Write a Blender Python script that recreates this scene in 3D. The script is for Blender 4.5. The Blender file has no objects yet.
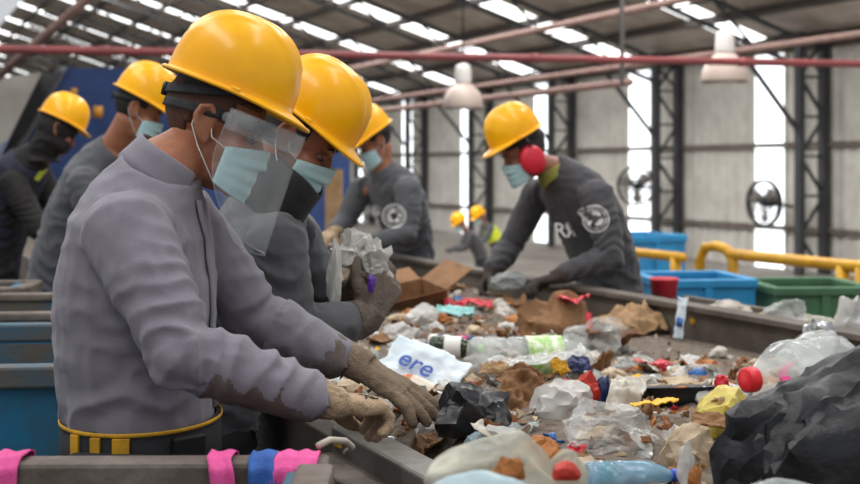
import bpy, bmesh, math, random
import numpy as np
from mathutils import Vector, Matrix, Quaternion, noise as mnoise
from mathutils.bvhtree import BVHTree
R = math.radians
sc = bpy.context.scene
col = sc.collection
# ------------------------------------------------------------------ camera, world, light, exposure
EYE = 1.47            # camera height above the workers' platform
F = 1200.0            # focal length in pixels of the 860 px wide frame
HOR = 168.0           # image row of the horizon
cd = bpy.data.cameras.new('camera'); cam = bpy.data.objects.new('camera', cd); col.objects.link(cam)
cam.location = (0, 0, EYE); cam.rotation_euler = (R(90), 0, 0)
cd.sensor_width = 36; cd.lens = 36 * F / 860; cd.shift_y = -(242 - HOR) / 860
cd.clip_end = 400; cd.clip_start = .05
cd.dof.use_dof = True; cd.dof.focus_distance = 2.45; cd.dof.aperture_fstop = 4.2
sc.camera = cam
w = bpy.data.worlds.new('overcast'); sc.world = w; w.use_nodes = True
bg = w.node_tree.nodes['Background']; bg.inputs[0].default_value = (.93, .96, 1, 1); bg.inputs[1].default_value = .65
def area(name, loc, rot, sx, sy, power, color=(1, .98, .95)):
    l = bpy.data.lights.new(name, 'AREA'); l.shape = 'RECTANGLE'; l.size = sx; l.size_y = sy; l.energy = power; l.color = color
    o = bpy.data.objects.new(name, l); col.objects.link(o); o.location = loc; o.rotation_euler = rot; return o
# unseen area lamps standing in for daylight from translucent roof strips
area('added_daylight', (-2.4, 1.0, 6.4), (0, R(-14), R(24.8)), 1.0, 9, 210)
area('added_daylight', (1.2, 3.6, 6.6), (0, R(0), R(24.8)), .9, 10, 190)
area('added_daylight', (-4.5, 8.5, 6.6), (0, R(0), R(24.8)), 1.0, 9, 160)
area('added_daylight', (3.5, 30, 7.2), (0, R(-30), R(24.8)), 1.2, 44, 4600)  # added lamp, tilted to brighten the right-hand wall
area('added_daylight', (-3.5, 26, 8.5), (0, R(-30), R(24.8)), 1.2, 44, 4600)  # second long lamp added to lift the wall's brightness
sc.view_settings.view_transform = 'Standard'; sc.view_settings.look = 'None'
sc.view_settings.gamma = 1; sc.view_settings.exposure = 0.0
sc.view_settings.use_curve_mapping = False
sc.cycles.max_bounces = 8; sc.cycles.transparent_max_bounces = 24; sc.cycles.use_denoising = True
sc.cycles.caustics_reflective = False; sc.cycles.caustics_refractive = False; sc.cycles.sample_clamp_indirect = 4

# ------------------------------------------------------------------ placing
def P(px, py, Y): return Vector(((px - 430) * Y / F, Y, EYE - (py - HOR) * Y / F))
U = Vector((-.420, .9075, 0)); N = Vector((.9075, .420, 0)); O0 = Vector((-.167, 2.68, 0)); ZUP = Vector((0, 0, 1))
def B(t, n, z=0): return O0 + U * t + N * n + ZUP * z       # the sorting belt's own frame: along, across, up
def tn(p): d = Vector((p[0], p[1], 0)) - O0; return d.dot(U), d.dot(N)
BANG = math.atan2(N.y, N.x)

# ------------------------------------------------------------------ numpy noise
def _h(i, j, k, s):
    h = (i.astype(np.int64) * 374761393 + j.astype(np.int64) * 668265263 + k.astype(np.int64) * 2147483647 + s * 1274126177) & 0xffffffff
    h = ((h ^ (h >> 13)) * 1274126177) & 0xffffffff
    h = ((h ^ (h >> 16)) * 2246822519) & 0xffffffff
    return ((h ^ (h >> 15)) & 0xffff) / 32767.5 - 1
def vn(p, f=1.0, s=0):
    p = np.asarray(p, float) * f; i = np.floor(p); q = p - i; q = q * q * (3 - 2 * q); i = i.astype(np.int64)
    r = 0
    for a in (0, 1):
        for b in (0, 1):
            for c in (0, 1):
                wgt = (q[:, 0] if a else 1 - q[:, 0]) * (q[:, 1] if b else 1 - q[:, 1]) * (q[:, 2] if c else 1 - q[:, 2])
                r = r + wgt * _h(i[:, 0] + a, i[:, 1] + b, i[:, 2] + c, s)
    return r
def fbm(p, f, s=0, o=3):
    r, a = 0, 1
    for k in range(o): r = r + a * vn(p, f * 2 ** k, s + k); a *= .5
    return r
def ridge(p, f, s=0): return 1 - 2 * np.abs(vn(p, f, s))

# ------------------------------------------------------------------ materials
def lin(c): return tuple(((v / 12.92) if v <= .04045 else ((v + .055) / 1.055) ** 2.4) for v in c)
def rgb(h): return lin(tuple(int(h[i:i + 2], 16) / 255 for i in (0, 2, 4)))
def mat(name, hexc, rough=.6, hex2=None, scale=6.0, metal=0.0, bump=.0, bscale=60.0, contrast=(.4, .62), coat=0, emit=None, alpha=None, spec=.5, sub=0, alpha2=None, stretch=None, sheen=0):
    m = bpy.data.materials.new(name); m.use_nodes = True; nt = m.node_tree; b = nt.nodes['Principled BSDF']
    b.inputs['Roughness'].default_value = rough; b.inputs['Metallic'].default_value = metal
    b.inputs['Specular IOR Level'].default_value = spec
    b.inputs['Coat Weight'].default_value = coat; b.inputs['Sheen Weight'].default_value = sheen
    if sub: b.inputs['Subsurface Weight'].default_value = sub; b.inputs['Subsurface Radius'].default_value = (.012, .005, .003)
    tc = nt.nodes.new('ShaderNodeTexCoord'); src = tc.outputs['Object']
    if stretch:
        mp = nt.nodes.new('ShaderNodeMapping'); mp.inputs['Scale'].default_value = stretch; nt.links.new(src, mp.inputs[0]); src = mp.outputs[0]
    c1 = rgb(hexc) + (1,)
    b.inputs['Base Color'].default_value = c1
    if hex2:
        nz = nt.nodes.new('ShaderNodeTexNoise'); nz.inputs['Scale'].default_value = scale; nz.inputs['Detail'].default_value = 5; nz.inputs['Roughness'].default_value = .65
        nt.links.new(src, nz.inputs['Vector'])
        cr = nt.nodes.new('ShaderNodeValToRGB'); cr.color_ramp.elements[0].position = contrast[0]; cr.color_ramp.elements[1].position = contrast[1]
        cr.color_ramp.elements[0].color = c1; cr.color_ramp.elements[1].color = rgb(hex2) + (1,)
        nt.links.new(nz.outputs['Fac'], cr.inputs[0]); nt.links.new(cr.outputs[0], b.inputs['Base Color'])
    if bump:
        n2 = nt.nodes.new('ShaderNodeTexNoise'); n2.inputs['Scale'].default_value = bscale; n2.inputs['Detail'].default_value = 3
        nt.links.new(src, n2.inputs['Vector'])
        bp = nt.nodes.new('ShaderNodeBump'); bp.inputs['Strength'].default_value = bump; bp.inputs['Distance'].default_value = .01
        nt.links.new(n2.outputs['Fac'], bp.inputs['Height']); nt.links.new(bp.outputs[0], b.inputs['Normal'])
    if emit: b.inputs['Emission Color'].default_value = rgb(emit[0]) + (1,); b.inputs['Emission Strength'].default_value = emit[1]
    if alpha is not None:
        b.inputs['Alpha'].default_value = alpha
        if alpha2 is not None:
            nz = nt.nodes.new('ShaderNodeTexNoise'); nz.inputs['Scale'].default_value = 14; nz.inputs['Detail'].default_value = 3
            nt.links.new(tc.outputs['Object'], nz.inputs['Vector'])
            mr = nt.nodes.new('ShaderNodeMapRange'); mr.inputs[1].default_value = .35; mr.inputs[2].default_value = .65; mr.inputs[3].default_value = alpha; mr.inputs[4].default_value = alpha2
            nt.links.new(nz.outputs['Fac'], mr.inputs[0]); nt.links.new(mr.outputs[0], b.inputs['Alpha'])
    return m
M = {}
def mk(k, *a, **kw): M[k] = mat(k, *a, **kw); return M[k]
mk('helmet_yellow', 'ffba00', .3, 'f8ae00', 8, spec=.35, coat=.15, bump=.02, bscale=25)
mk('black_plastic', '17171a', .5); mk('black_strap', '1d1d20', .75, '2a2a2c', 40, bump=.2, bscale=300)
mk('skin_tan', '9c6448', .5, 'a97053', 14, sub=.06, bump=.05, bscale=200); mk('skin_brown', '8a5640', .5, '94604a', 14, sub=.06, bump=.05, bscale=200)
mk('hair_black', '15110f', .7, '241c18', 90, bump=.5, bscale=400); mk('hair_stubble', '5e3f30', .75, '452e23', 160, bump=.3, bscale=500)
mk('mask_blue', 'b4d6da', .8, 'a8ced4', 30, bump=.15, bscale=260); mk('mask_white', 'e8ecec', .8); mk('smoke_clear', '4a4d50', .1, alpha=.45)
mk('shirt_grey_violet', '837e88', .85, '76727c', 7, bump=.18, bscale=420, sheen=.15)
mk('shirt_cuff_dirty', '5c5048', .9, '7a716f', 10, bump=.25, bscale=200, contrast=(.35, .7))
mk('shirt_grey', '57585c', .88, '4c4d51', 6, bump=.2, bscale=380, sheen=.15); mk('shirt_dark', '4b4a4d', .88, '413f42', 6, bump=.2, bscale=380, sheen=.15)
mk('vest_navy', '191c2a', .8, '20243a', 8, bump=.1); mk('sleeve_black', '171516', .85, '231e1e', 9, bump=.1); mk('hivis', 'd4e03a', .6)
mk('trouser_black', '1e1e22', .85, '29282b', 9, bump=.15); mk('boot_black', '15140f', .5, '2c251c', 12, bump=.1)
mk('glove_beige', 'b59c7e', .95, '5d4d3c', 9, bump=.5, bscale=260, contrast=(.42, .78)); mk('glove_soiled', '94806a', .95, '4a3e31', 9, bump=.5, bscale=260, contrast=(.38, .7)); mk('glove_grey', '75695f', .95, '4a4139', 10, bump=.45, bscale=260, contrast=(.42, .7))
mk('glove_dark', '4a403b', .95, '352d29', 10, bump=.4, bscale=260); mk('ink_black', '24201d', .9)
mk('eye_white', '6f655f', .3); mk('eye_dark', '1a110c', .2)
mk('earmuff_red', 'cf1a32', .35, coat=.2); mk('logo_white', 'd4d4d2', .8); mk('yellow_tape', 'dba41c', .7, 'b98a1e', 20); mk('collar_olive', '8a8a42', .9)
mk('visor_clear', 'eef3f3', .05, alpha=.04, alpha2=.12); mk('visor_band', 'c7cfd2', .08, alpha=.10, alpha2=.26)
mk('belt_steel', '6d655c', .75, '4d443b', 3.5, bump=.25, bscale=30, contrast=(.35, .66)); mk('belt_rubber', '6f655b', .8, '544a41', 4, bump=.2, bscale=50)
mk('rim_dirty', '7a7068', .8, '4a3f36', 6, bump=.3, bscale=40, contrast=(.35, .65)); mk('steel_bar', '77756f', .5, '5b5750', 6, metal=.2, bump=.1)
mk('bin_blue', '1c6f96', .55, '3a4e52', 5, bump=.12, bscale=20, contrast=(.45, .75)); mk('bin_blue_dirty', '2c5d73', .7, '5d5348', 4, bump=.2, bscale=30, contrast=(.38, .6)); mk('bin_blue_bright', '2a8fc4', .5, '2581b3', 5)
mk('bin_green', '4b7550', .65, '41664a', 5); mk('tub_red', 'd23140', .4); mk('rail_yellow', 'd9a012', .5, 'c28d10', 8)
mk('strap_pink', 'e0559a', .75, 'd34a8d', 20, bump=.25, bscale=240); mk('strap_blue', '2f63b0', .8, '274f94', 20, bump=.25, bscale=240); mk('cord_white', 'b8aea0', .8)
mk('wall_sheet', 'cbc8c0', .6, 'b8b4ac', 1.4); mk('wall_strip', 'ffffff', .6, emit=('eef5fb', 1.7)); mk('roof_sheet', 'c8beb4', .75, 'a99e94', 1.1); mk('roof_strip', 'ffffff', .6, emit=('f2f4f4', 3.2), hex2=None)
mk('steel_dark', '3c3d40', .6, '303033', 3); mk('purlin', '4a4541', .7, '5a4f47', 2); mk('pipe_red', '96494a', .6, '824445', 3); mk('tube_brown', '8d7068', .6, '7c625b', 3); mk('rod_grey', '8f8a86', .6)
mk('lamp_cup', 'b5a398', .5); mk('lamp_grey', 'd0cbc6', .5); mk('lamp_glass', 'eae6e0', .4); mk('fan_black', '222222', .5)
mk('floor_concrete', '8a847c', .85, '746d66', .6, bump=.1); mk('platform', '4a4540', .8, '5a544e', 3, bump=.2, bscale=30)
mk('machine_blue', '2c4478', .5, '233a68', 3); mk('machine_beige', 'a9a49c', .6, '98928a', 2); mk('machine_frame', '74747a', .5); mk('orange_mark', 'c98b2a', .6)
# litter
mk('card_brown', '8f6a48', .85, '7b5739', 10, bump=.15); mk('card_tan', 'a98a66', .85, '94734f', 8, bump=.15); mk('card_inner', '6e4c31', .9)
mk('paper_white', 'cbc6bc', .85, 'a89c8b', 9, bump=.15); mk('paper_beige', 'c0ae94', .9, '9c8468', 16, bump=.3); mk('film_white', 'd2d0cb', .35, 'b3a797', 9, contrast=(.5, .7), alpha=.62, alpha2=.95); mk('film_clear', 'd9dbd8', .14, alpha=.15, alpha2=.58)
mk('film_grey', 'aab0ae', .25, alpha=.45, alpha2=.8); mk('film_greenish', 'c6c4b2', .3, alpha=.42, alpha2=.8); mk('film_bluish', 'b6cdd4', .3, alpha=.55, alpha2=.9)
mk('bag_black', '1c1c1e', .32, '252528', 8, bump=.25, bscale=40); mk('bag_dark_grey', '1d1e22', .42, '151619', 7, spec=.35, bump=.3, bscale=50)
mk('pet_clear', 'e2e8e6', .06, alpha=.22, alpha2=.5); mk('pet_blue', '88bcd8', .08, alpha=.4, alpha2=.65); mk('glass_green', '2b3a1e', .08, alpha=.85)
mk('label_green', '8fbd58', .5, 'e0e6d2', 30); mk('label_white', 'e4e2dc', .6); mk('cap_lime', '78d01e', .4); mk('cap_red', 'd8202a', .35); mk('cap_blue', '1f46b8', .35)
mk('red_film', 'd02a3c', .4, 'b81f30', 14); mk('red_pack', 'c23322', .45, 'a22a1c', 14); mk('pink_film', 'd8207c', .4); mk('teal_film', '7db8b4', .45, '93c6c2', 12); mk('blue_film', '2468ae', .4, '1b4f90', 12); mk('navy_pack', '1f2a58', .45)
mk('yellow_film', 'd9c765', .4, 'c0a93f', 7, alpha=.93); mk('yellow_card', 'e3ae28', .6); mk('orange_film', 'cf6a28', .5, 'e8dccb', 12, contrast=(.5, .58)); mk('purple_film', '5a2f90', .4); mk('tray_black', '262a2b', .35); mk('pouch_white', 'dde6ea', .4, 'cfe0ea', 6); mk('print_blue', '2b4fa8', .5)
mk('foil', 'c8cacc', .22, 'a0a2a6', 20, metal=.8); mk('leaf_brown', '8a5a34', .9, '6d4426', 20); mk('peel_orange', 'b0713a', .8, '8f5426', 18); mk('litter', '54473b', .95, '81766a', 26, bump=.6, bscale=70, contrast=(.35, .7)); mk('grey_cloth', '8d8a86', .9, '77736e', 12, bump=.3)
mk('crumb', '8c6a48', .9, 'bfae98', 30)
mk('green_film', '4f8d3a', .5)

# ------------------------------------------------------------------ mesh building
class MB:
    def __init__(s): s.v = []; s.f = []; s.mi = []; s.m = 0
    def add(s, vs, fs):
        o = len(s.v); s.v += [tuple(x) for x in vs]; s.f += [tuple(i + o for i in q) for q in fs]; s.mi += [s.m] * len(fs); return s
    def box(s, c, h, ax=None):
        c = Vector(c); ax = ax or (Vector((1, 0, 0)), Vector((0, 1, 0)), ZUP)
        vs = [c + ax[0] * h[0] * a + ax[1] * h[1] * b + ax[2] * h[2] * d for a in (-1, 1) for b in (-1, 1) for d in (-1, 1)]
        return s.add(vs, [(0, 1, 3, 2), (4, 6, 7, 5), (0, 4, 5, 1), (2, 3, 7, 6), (0, 2, 6, 4), (1, 5, 7, 3)])
    def bar(s, a, b, wd, hg=None, up=ZUP):
        a, b = Vector(a), Vector(b); d = (b - a); L = d.length; d.normalize()
        sd = d.cross(up)
        if sd.length < 1e-4: sd = d.cross(Vector((1, 0, 0)))
        sd.normalize(); u2 = sd.cross(d)
        return s.box((a + b) / 2, (L / 2, wd / 2, (hg or wd) / 2), (d, sd, u2))
    def loft(s, rings, cap=True, closed=True):
        n = len(rings[0]); vs = [p for r in rings for p in r]; fs = []
        for i in range(len(rings) - 1):
            for j in range(n if closed else n - 1):
                k = (j + 1) % n; fs.append((i * n + j, i * n + k, (i + 1) * n + k, (i + 1) * n + j))
        if cap and closed: fs.append(tuple(reversed(range(n)))); fs.append(tuple(range((len(rings) - 1) * n, len(rings) * n)))
        return s.add(vs, fs)
    def tube(s, path, rad, n=14, side=None, flat=1.0, round_ends=False):
        path = [Vector(p) for p in path]
        if not isinstance(rad, (list, tuple)): rad = [rad] * len(path)
        rings = []
        t0 = (path[1] - path[0]).normalized(); sd = side and Vector(side) or t0.cross(ZUP)
        if sd.length < .1: sd = t0.cross(Vector((1, 0, 0)))
        pts = list(zip(path, rad))
        if round_ends:
            tb = (path[-1] - path[-2]).normalized()
            pts = [(path[0] - t0 * rad[0] * .8, rad[0] * .45)] + pts + [(path[-1] + tb * rad[-1] * .55, rad[-1] * .8), (path[-1] + tb * rad[-1] * .95, rad[-1] * .35)]
        pp = [p for p, _ in pts]
        for i, (p, r) in enumerate(pts):
            t = (pp[min(i + 1, len(pp) - 1)] - pp[max(i - 1, 0)]).normalized()
            sd = (sd - t * sd.dot(t)).normalized(); up = t.cross(sd)
            ra, rb = r if isinstance(r, tuple) else (r, r * flat)
            rings.append([p + sd * math.cos(a) * ra + up * math.sin(a) * rb for a in [2 * math.pi * k / n for k in range(n)]])
        return s.loft(rings)
    def lathe(s, prof, n=24, mtx=None):
        mtx = mtx or Matrix(); rings = [[mtx @ Vector((r * math.cos(2 * math.pi * k / n), r * math.sin(2 * math.pi * k / n), z)) for k in range(n)] for r, z in prof]
        return s.loft(rings)
    def ell(s, c, r, fr=None, nu=20, nv=12):
        c = Vector(c); fr = fr or (Vector((1, 0, 0)), Vector((0, 1, 0)), ZUP); rings = []
        for i in range(nv + 1):
            ph = -math.pi / 2 + math.pi * (.02 + .96 * i / nv)
            rings.append([c + fr[0] * r[0] * math.cos(ph) * math.cos(2 * math.pi * k / nu) + fr[1] * r[1] * math.cos(ph) * math.sin(2 * math.pi * k / nu) + fr[2] * r[2] * math.sin(ph) for k in range(nu)])
        return s.loft(rings)
    def grid(s, fn, nu, nv, wrap=False):
        vs = [fn(i / (nu if wrap else nu - 1), j / (nv - 1)) for j in range(nv) for i in range(nu)]
        fs = [(j * nu + i, j * nu + (i + 1) % nu, (j + 1) * nu + (i + 1) % nu, (j + 1) * nu + i) for j in range(nv - 1) for i in range(nu if wrap else nu - 1)]
        return s.add(vs, fs)
    def mesh(s, name):
        me = bpy.data.meshes.new(name); me.from_pydata(s.v, [], s.f); me.update(); return me
    def obj(s, name, m, parent=None, smooth=True, bevel=0, solid=0, sub=0):
        me = s.mesh(name); bm = bmesh.new(); bm.from_mesh(me); bmesh.ops.recalc_face_normals(bm, faces=bm.faces); bm.to_mesh(me); bm.free()
        for x in (m if isinstance(m, list) else [m]): me.materials.append(x)
        if isinstance(m, list): me.polygons.foreach_set('material_index', s.mi)
        return link(name, me, parent, smooth, bevel, solid, sub)
def link(name, me, parent=None, smooth=True, bevel=0, solid=0, sub=0):
    o = bpy.data.objects.new(name, me); col.objects.link(o)
    me.polygons.foreach_set('use_smooth', [smooth] * len(me.polygons))
    if parent: o.parent = parent; o.matrix_parent_inverse = pworld(parent).inverted()
    if bevel:
        b = o.modifiers.new('bevel', 'BEVEL'); b.width = bevel; b.segments = 2; b.limit_method = 'ANGLE'; b.angle_limit = R(40)
    if solid: d = o.modifiers.new('solid', 'SOLIDIFY'); d.thickness = solid; d.offset = 0
    if sub: d = o.modifiers.new('sub', 'SUBSURF'); d.levels = sub; d.render_levels = sub
    return o
def pworld(o):
    return pworld(o.parent) @ o.matrix_parent_inverse @ o.matrix_basis if o.parent else o.matrix_basis
def tag(o, label, cat, group=None, kind=None):
    o['label'] = label; o['category'] = cat
    if group: o['group'] = group
    if kind: o['kind'] = kind
    return o
def thing(name, label, cat, loc=(0, 0, 0), group=None):
    o = bpy.data.objects.new(name, None); col.objects.link(o); o.location = loc; o.empty_display_size = .1
    return tag(o, label, cat, group)
def struct(o): o['kind'] = 'structure'; return o
def dup(root, M4, label=None, group=None):
    r = root.copy(); col.objects.link(r); r.matrix_world = M4
    if label: r['label'] = label
    if group: r['group'] = group
    for ch in list(root.children):
        c = ch.copy(); col.objects.link(c); c.parent = r
        for g in ch.children:
            d = g.copy(); col.objects.link(d); d.parent = c
    return r
def baked(o_mesh_mb, voxel, smooth=6, factor=.5):
    me = o_mesh_mb.mesh('tmp'); bm = bmesh.new(); bm.from_mesh(me); bmesh.ops.recalc_face_normals(bm, faces=bm.faces); bm.to_mesh(me); bm.free()
    o = bpy.data.objects.new('tmp', me); col.objects.link(o)
    r = o.modifiers.new('r', 'REMESH'); r.mode = 'VOXEL'; r.voxel_size = voxel
    s = o.modifiers.new('s', 'SMOOTH'); s.factor = factor; s.iterations = smooth
    dg = bpy.context.evaluated_depsgraph_get(); dg.update()
    out = bpy.data.meshes.new_from_object(o.evaluated_get(dg)); bpy.data.objects.remove(o); bpy.data.meshes.remove(me); return out
def getv(me): a = np.empty(len(me.vertices) * 3); me.vertices.foreach_get('co', a); return a.reshape(-1, 3)
def getn(me): a = np.empty(len(me.vertices) * 3, dtype=np.float32); me.vertex_normals.foreach_get('vector', a); return a.reshape(-1, 3).astype(float)
def setv(me, v): me.vertices.foreach_set('co', v.astype(np.float32).ravel()); me.update()
def bvh_of(me): return BVHTree.FromPolygons([v.co.copy() for v in me.vertices], [tuple(p.vertices) for p in me.polygons])

# ================================================================== the hall (setting)
WN = 20.0; FLZ = -1.1; EAVE = 4.6; PITCH = .31; T0 = 19.77; BAY = 5.8
def roofz(n): return EAVE + PITCH * (WN - n)
# floor of the hall, lower than the workers' platform
mb = MB(); mb.box(B(45, 4, FLZ - .1), (75, 30, .1), (U, N, ZUP)); struct(mb.obj('floor', M['floor_concrete'], smooth=False))
mb = MB(); mb.box(B(5, -1.2, -.1), (8.5, 6.2, .1), (U, N, ZUP)); struct(mb.obj('floor_platform', M['platform'], smooth=False))
# right-hand wall of ribbed sheet
def ribbed(name, t0, t1, z0, z1, m, n=WN, pitch=.42, dep=.085):
    mb = MB(); a = t0; prof = []
    while a < t1:
        for d, k in ((0, 0), (.12, 0), (.16, 1), (.32, 1)):
            if a + d < t1: prof.append((a + d, dep * k))
        a += pitch
    prof.append((t1, 0))
    vs = []; fs = []
    for t, d in prof: vs += [B(t, n + d, z0), B(t, n + d, z1)]
    for i in range(len(prof) - 1): fs.append((2 * i, 2 * i + 1, 2 * i + 3, 2 * i + 2))
    mb.add(vs, fs); return struct(mb.obj(name, m, smooth=False, solid=.02))
bays = list(range(-2, 13))
for k in bays:
    t = T0 + BAY * k
    ribbed('wall_right', t, t + 1.62, FLZ, EAVE, M['wall_sheet'])
    ribbed('window_%d' % (k + 3), t + 1.62, t + 2.72, FLZ, EAVE - .15, M['wall_strip'])
    ribbed('wall_right', t + 2.72, t + BAY, FLZ, EAVE, M['wall_sheet'])
# end wall
mb = MB(); mb.box(B(94, 8, 4), (.1, 16, 6), (U, N, ZUP)); struct(mb.obj('wall_end', M['wall_sheet'], smooth=False))
# roof sheets with one translucent strip a bay
RD = (N - ZUP * PITCH).normalized(); RU = RD.cross(U); RU = RU if RU.z > 0 else -RU
def roofpiece(name, t0, t1, n0, n1, m, dz=0):
    mb = MB(); a = (n0 + n1) / 2; mb.box(B((t0 + t1) / 2, a, roofz(a) + dz), ((t1 - t0) / 2, (n1 - n0) / 2 * math.sqrt(1 + PITCH ** 2), .025), (U, RD, RU)); return struct(mb.obj(name, m, smooth=False))
for k in range(-2, 13):
    t = T0 + BAY * k; lo = 5.2 if k > 2 else 9
    roofpiece('ceiling', t - BAY + 2.72, t + 1.62, lo, WN + .4, M['roof_sheet'])
    roofpiece('window_%d' % (k + 20), t + 1.62, t + 2.72, lo, WN - .3, M['roof_strip'])
# purlins and girts along the hall
for i in range(9):
    n = WN - .5 - 1.7 * i; mb = MB(); mb.box(B(50, n, roofz(n) - .16), (44, .05, .10), (U, RD, RU)); struct(mb.obj('trim_purlin', M['purlin'], smooth=False))
for z in (2.05, -.05, 4.45):
    mb = MB(); mb.box(B(50, WN - .12, z), (46, .05, .06), (U, N, ZUP)); struct(mb.obj('trim_girt', M['rim_dirty'], smooth=False))
# lattice columns and rafters: each a thing of the frame of the building
for k in range(-1, 12):
    t = T0 + BAY * k; mb = MB()
    a, b = B(t, WN - .95), B(t, WN - .2)
    wcol = .17
    mb.bar(a + ZUP * FLZ, a + ZUP * (EAVE + .1), wcol, .2, up=U); mb.bar(b + ZUP * FLZ, b + ZUP * (EAVE + .1), wcol + .03, .22, up=U)
    nz = 6; hz = (EAVE - FLZ) / nz
    for i in range(nz):
        z0, z1 = FLZ + hz * i, FLZ + hz * (i + 1); p, q = (a, b) if i % 2 else (b, a)
        mb.bar(p + ZUP * z0, q + ZUP * z1, .07, .07); mb.bar(a + ZUP * z1, b + ZUP * z1, .06, .06)
    o = struct(mb.obj('trim_lattice_column', M['steel_dark'], smooth=False))
    mb = MB(); hi = 6.0 if k > 2 else 10
    c = lambda n, d: B(t, n, roofz(n) - d)
    mb.bar(c(WN - .2, .35), c(hi, .35), .1, .1); mb.bar(c(WN - .9, 1.0), c(hi, .95), .1, .1)
    ns = np.arange(WN - .2, hi, -1.1)
    for i in range(len(ns) - 1):
        mb.bar(c(ns[i], .35 if i % 2 else .97), c(ns[i + 1], .97 if i % 2 else .35), .06, .06)
    # knee brace
    mb.bar(B(t, WN - .95, 2.3), c(WN - 3.1, .95), .09, .09)
    struct(mb.obj('trim_roof_truss', M['steel_dark'], smooth=False))

# ================================================================== overhead pipes
def pipe(name, pts, r, m, label, cat='pipe', group=None):
    mb = MB(); mb.tube(pts, r, 12); return tag(mb.obj(name, M[m]), label, cat, group)
a = P(430, 56.5, 12.2); PD = (P(860, 64, 13.04) - P(0, 49, 11.4)); PD.z = 0; PD.normalize()
pr = thing('red_pipe', 'long red overhead pipe running across the hall above the yellow helmets', 'pipe', a)
mb = MB(); mb.tube([a - PD * 14, a + PD * 9], .040, 12); mb.obj('pipe', M['pipe_red'], pr)
for d in (-3.2, 1.1, 3.4): mb = MB(); mb.tube([a + PD * d - PD * .05, a + PD * d + PD * .05], .050, 12); mb.obj('coupling', M['pipe_red'], pr)
b0 = P(680, 0, 18); pipe('roof_tube', [b0 - U * 6, b0 + U * 24], .062, 'tube_brown', 'dull brown tube crossing the bright roof strips above the red pipe', 'pipe')
b1 = P(860, 34, 17); pipe('roof_tube', [b1 - U * 5, b1 + U * 30], .055, 'tube_brown', 'dull brown tube running back behind the hanging lamp at right', 'pipe')
b2 = P(622, 83, 16); pipe('roof_tube', [b2 - U * .2, b2 + U * 20], .05, 'tube_brown', 'lower brown tube beginning at the thin hanging rod', 'pipe')
rd = P(622, 40, 14.2); pipe('hanging_rod', [Vector((rd.x, rd.y, 2.45)), Vector((rd.x, rd.y, 6.0))], .028, 'rod_grey', 'thin pale vertical rod hanging from the roof past the red pipe', 'rod')
pipe('roof_brace', [P(-20, 92, 14), P(100, -12, 12.2)], .05, 'tube_brown', 'slanted brown brace crossing the roof at upper left', 'brace')
# ================================================================== hanging lamps
def lamp(c, s, label):
    t = thing('hanging_lamp', label, 'lamp', c, 'bell-shaped hanging lamps')
    mt = Matrix.Translation(c) @ Matrix.Scale(s, 4)
    mb = MB(); mb.lathe([(.31, -.06), (.325, -.05), (.33, -.03), (.315, .10), (.27, .21), (.19, .29), (.14, .33), (.13, .34), (.12, .33), (.18, .27), (.26, .19), (.30, .09), (.305, -.06)], 32, mt); mb.obj('lamp_shade', M['lamp_cup'], t)
    mb = MB(); mb.lathe([(.02, .32), (.135, .33), (.14, .38), (.13, .56), (.11, .64), (.05, .67), (.01, .67)], 24, mt); mb.obj('ballast_housing', M['lamp_grey'], t)
    mb = MB(); mb.lathe([(.02, -.07), (.2, -.06), (.29, -.03), (.28, .0), (.02, .0)], 24, mt); mb.obj('diffuser', M['lamp_glass'], t)
    n = tn(c)[1]; mb = MB(); mb.tube([c + ZUP * .66 * s, c + ZUP * 4.5], .012, 8); mb.obj('cord', M['black_plastic'], t)
lamp(P(725, 78, 15.5), .93, 'bell-shaped hanging lamp in front of the right end of the red pipe')
lamp(P(463, 105, 18.0), .93, 'bell-shaped hanging lamp left of the worker with red earmuffs')
# ================================================================== wall fans
def fan(px, py, t, label, ku=.5):
    # on a bracket off the wall
    c0 = Vector(P(px, py, 1)) - Vector((0, 0, EYE)); nn = WN - 1.0
    k = (nn + O0.dot(N)) / c0.dot(N); c = Vector((0, 0, EYE)) + c0 * k
    th = thing('wall_fan', label, 'fan', c, 'wall fans'); ax = (-N * .8 + U * -ku).normalized(); sd = ax.cross(ZUP).normalized()
    mb = MB(); r = .56
    for off in (-.09, .09):
        for q in (1, .66, .33): mb.tube([c + ax * (off * (1 if q < 1 else .4)) + (sd * math.cos(a) + ZUP * math.sin(a)) * r * q for a in [2 * math.pi * i / 28 for i in range(29)]], .012 if q < 1 else .034, 6, side=ax)
        for i in range(16):
            a = 2 * math.pi * i / 16; d = sd * math.cos(a) + ZUP * math.sin(a); mb.tube([c + ax * off + d * .08, c + ax * off + d * r * .66, c + ax * off * .4 + d * r], .008, 5)
    mb.obj('guard', M['fan_black'], th)
    for i in range(3):
        a = 2 * math.pi * i / 3 + .4; d = sd * math.cos(a) + ZUP * math.sin(a); e = ax.cross(d); mb = MB()
        mb.loft([[c + d * q + e * wv * s_ + ax * (.05 * s_ + h) for s_, h in ((-1, 0), (1, 0), (1, .012), (-1, .012))] for q, wv in ((.07, .05), (.25, .13), (.45, .15), (.5, .06))]); mb.obj('blade', M['rod_grey'], th)
    mb = MB(); mb.tube([c - ax * .42, c - ax * .38, c - ax * .1, c + ax * .1], [.05, .10, .10, .07], 16); mb.obj('motor', M['fan_black'], th)
    mb = MB(); mb.bar(c - ax * .2, c + N * .9 - ZUP * .1, .07); mb.obj('bracket', M['fan_black'], th)
fan(764, 203, 0, 'black caged wall fan in front of the brightest wall strip at right', .05)
fan(636, 186, 0, 'caged wall fan against the wall strip behind the worker with red earmuffs')
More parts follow.
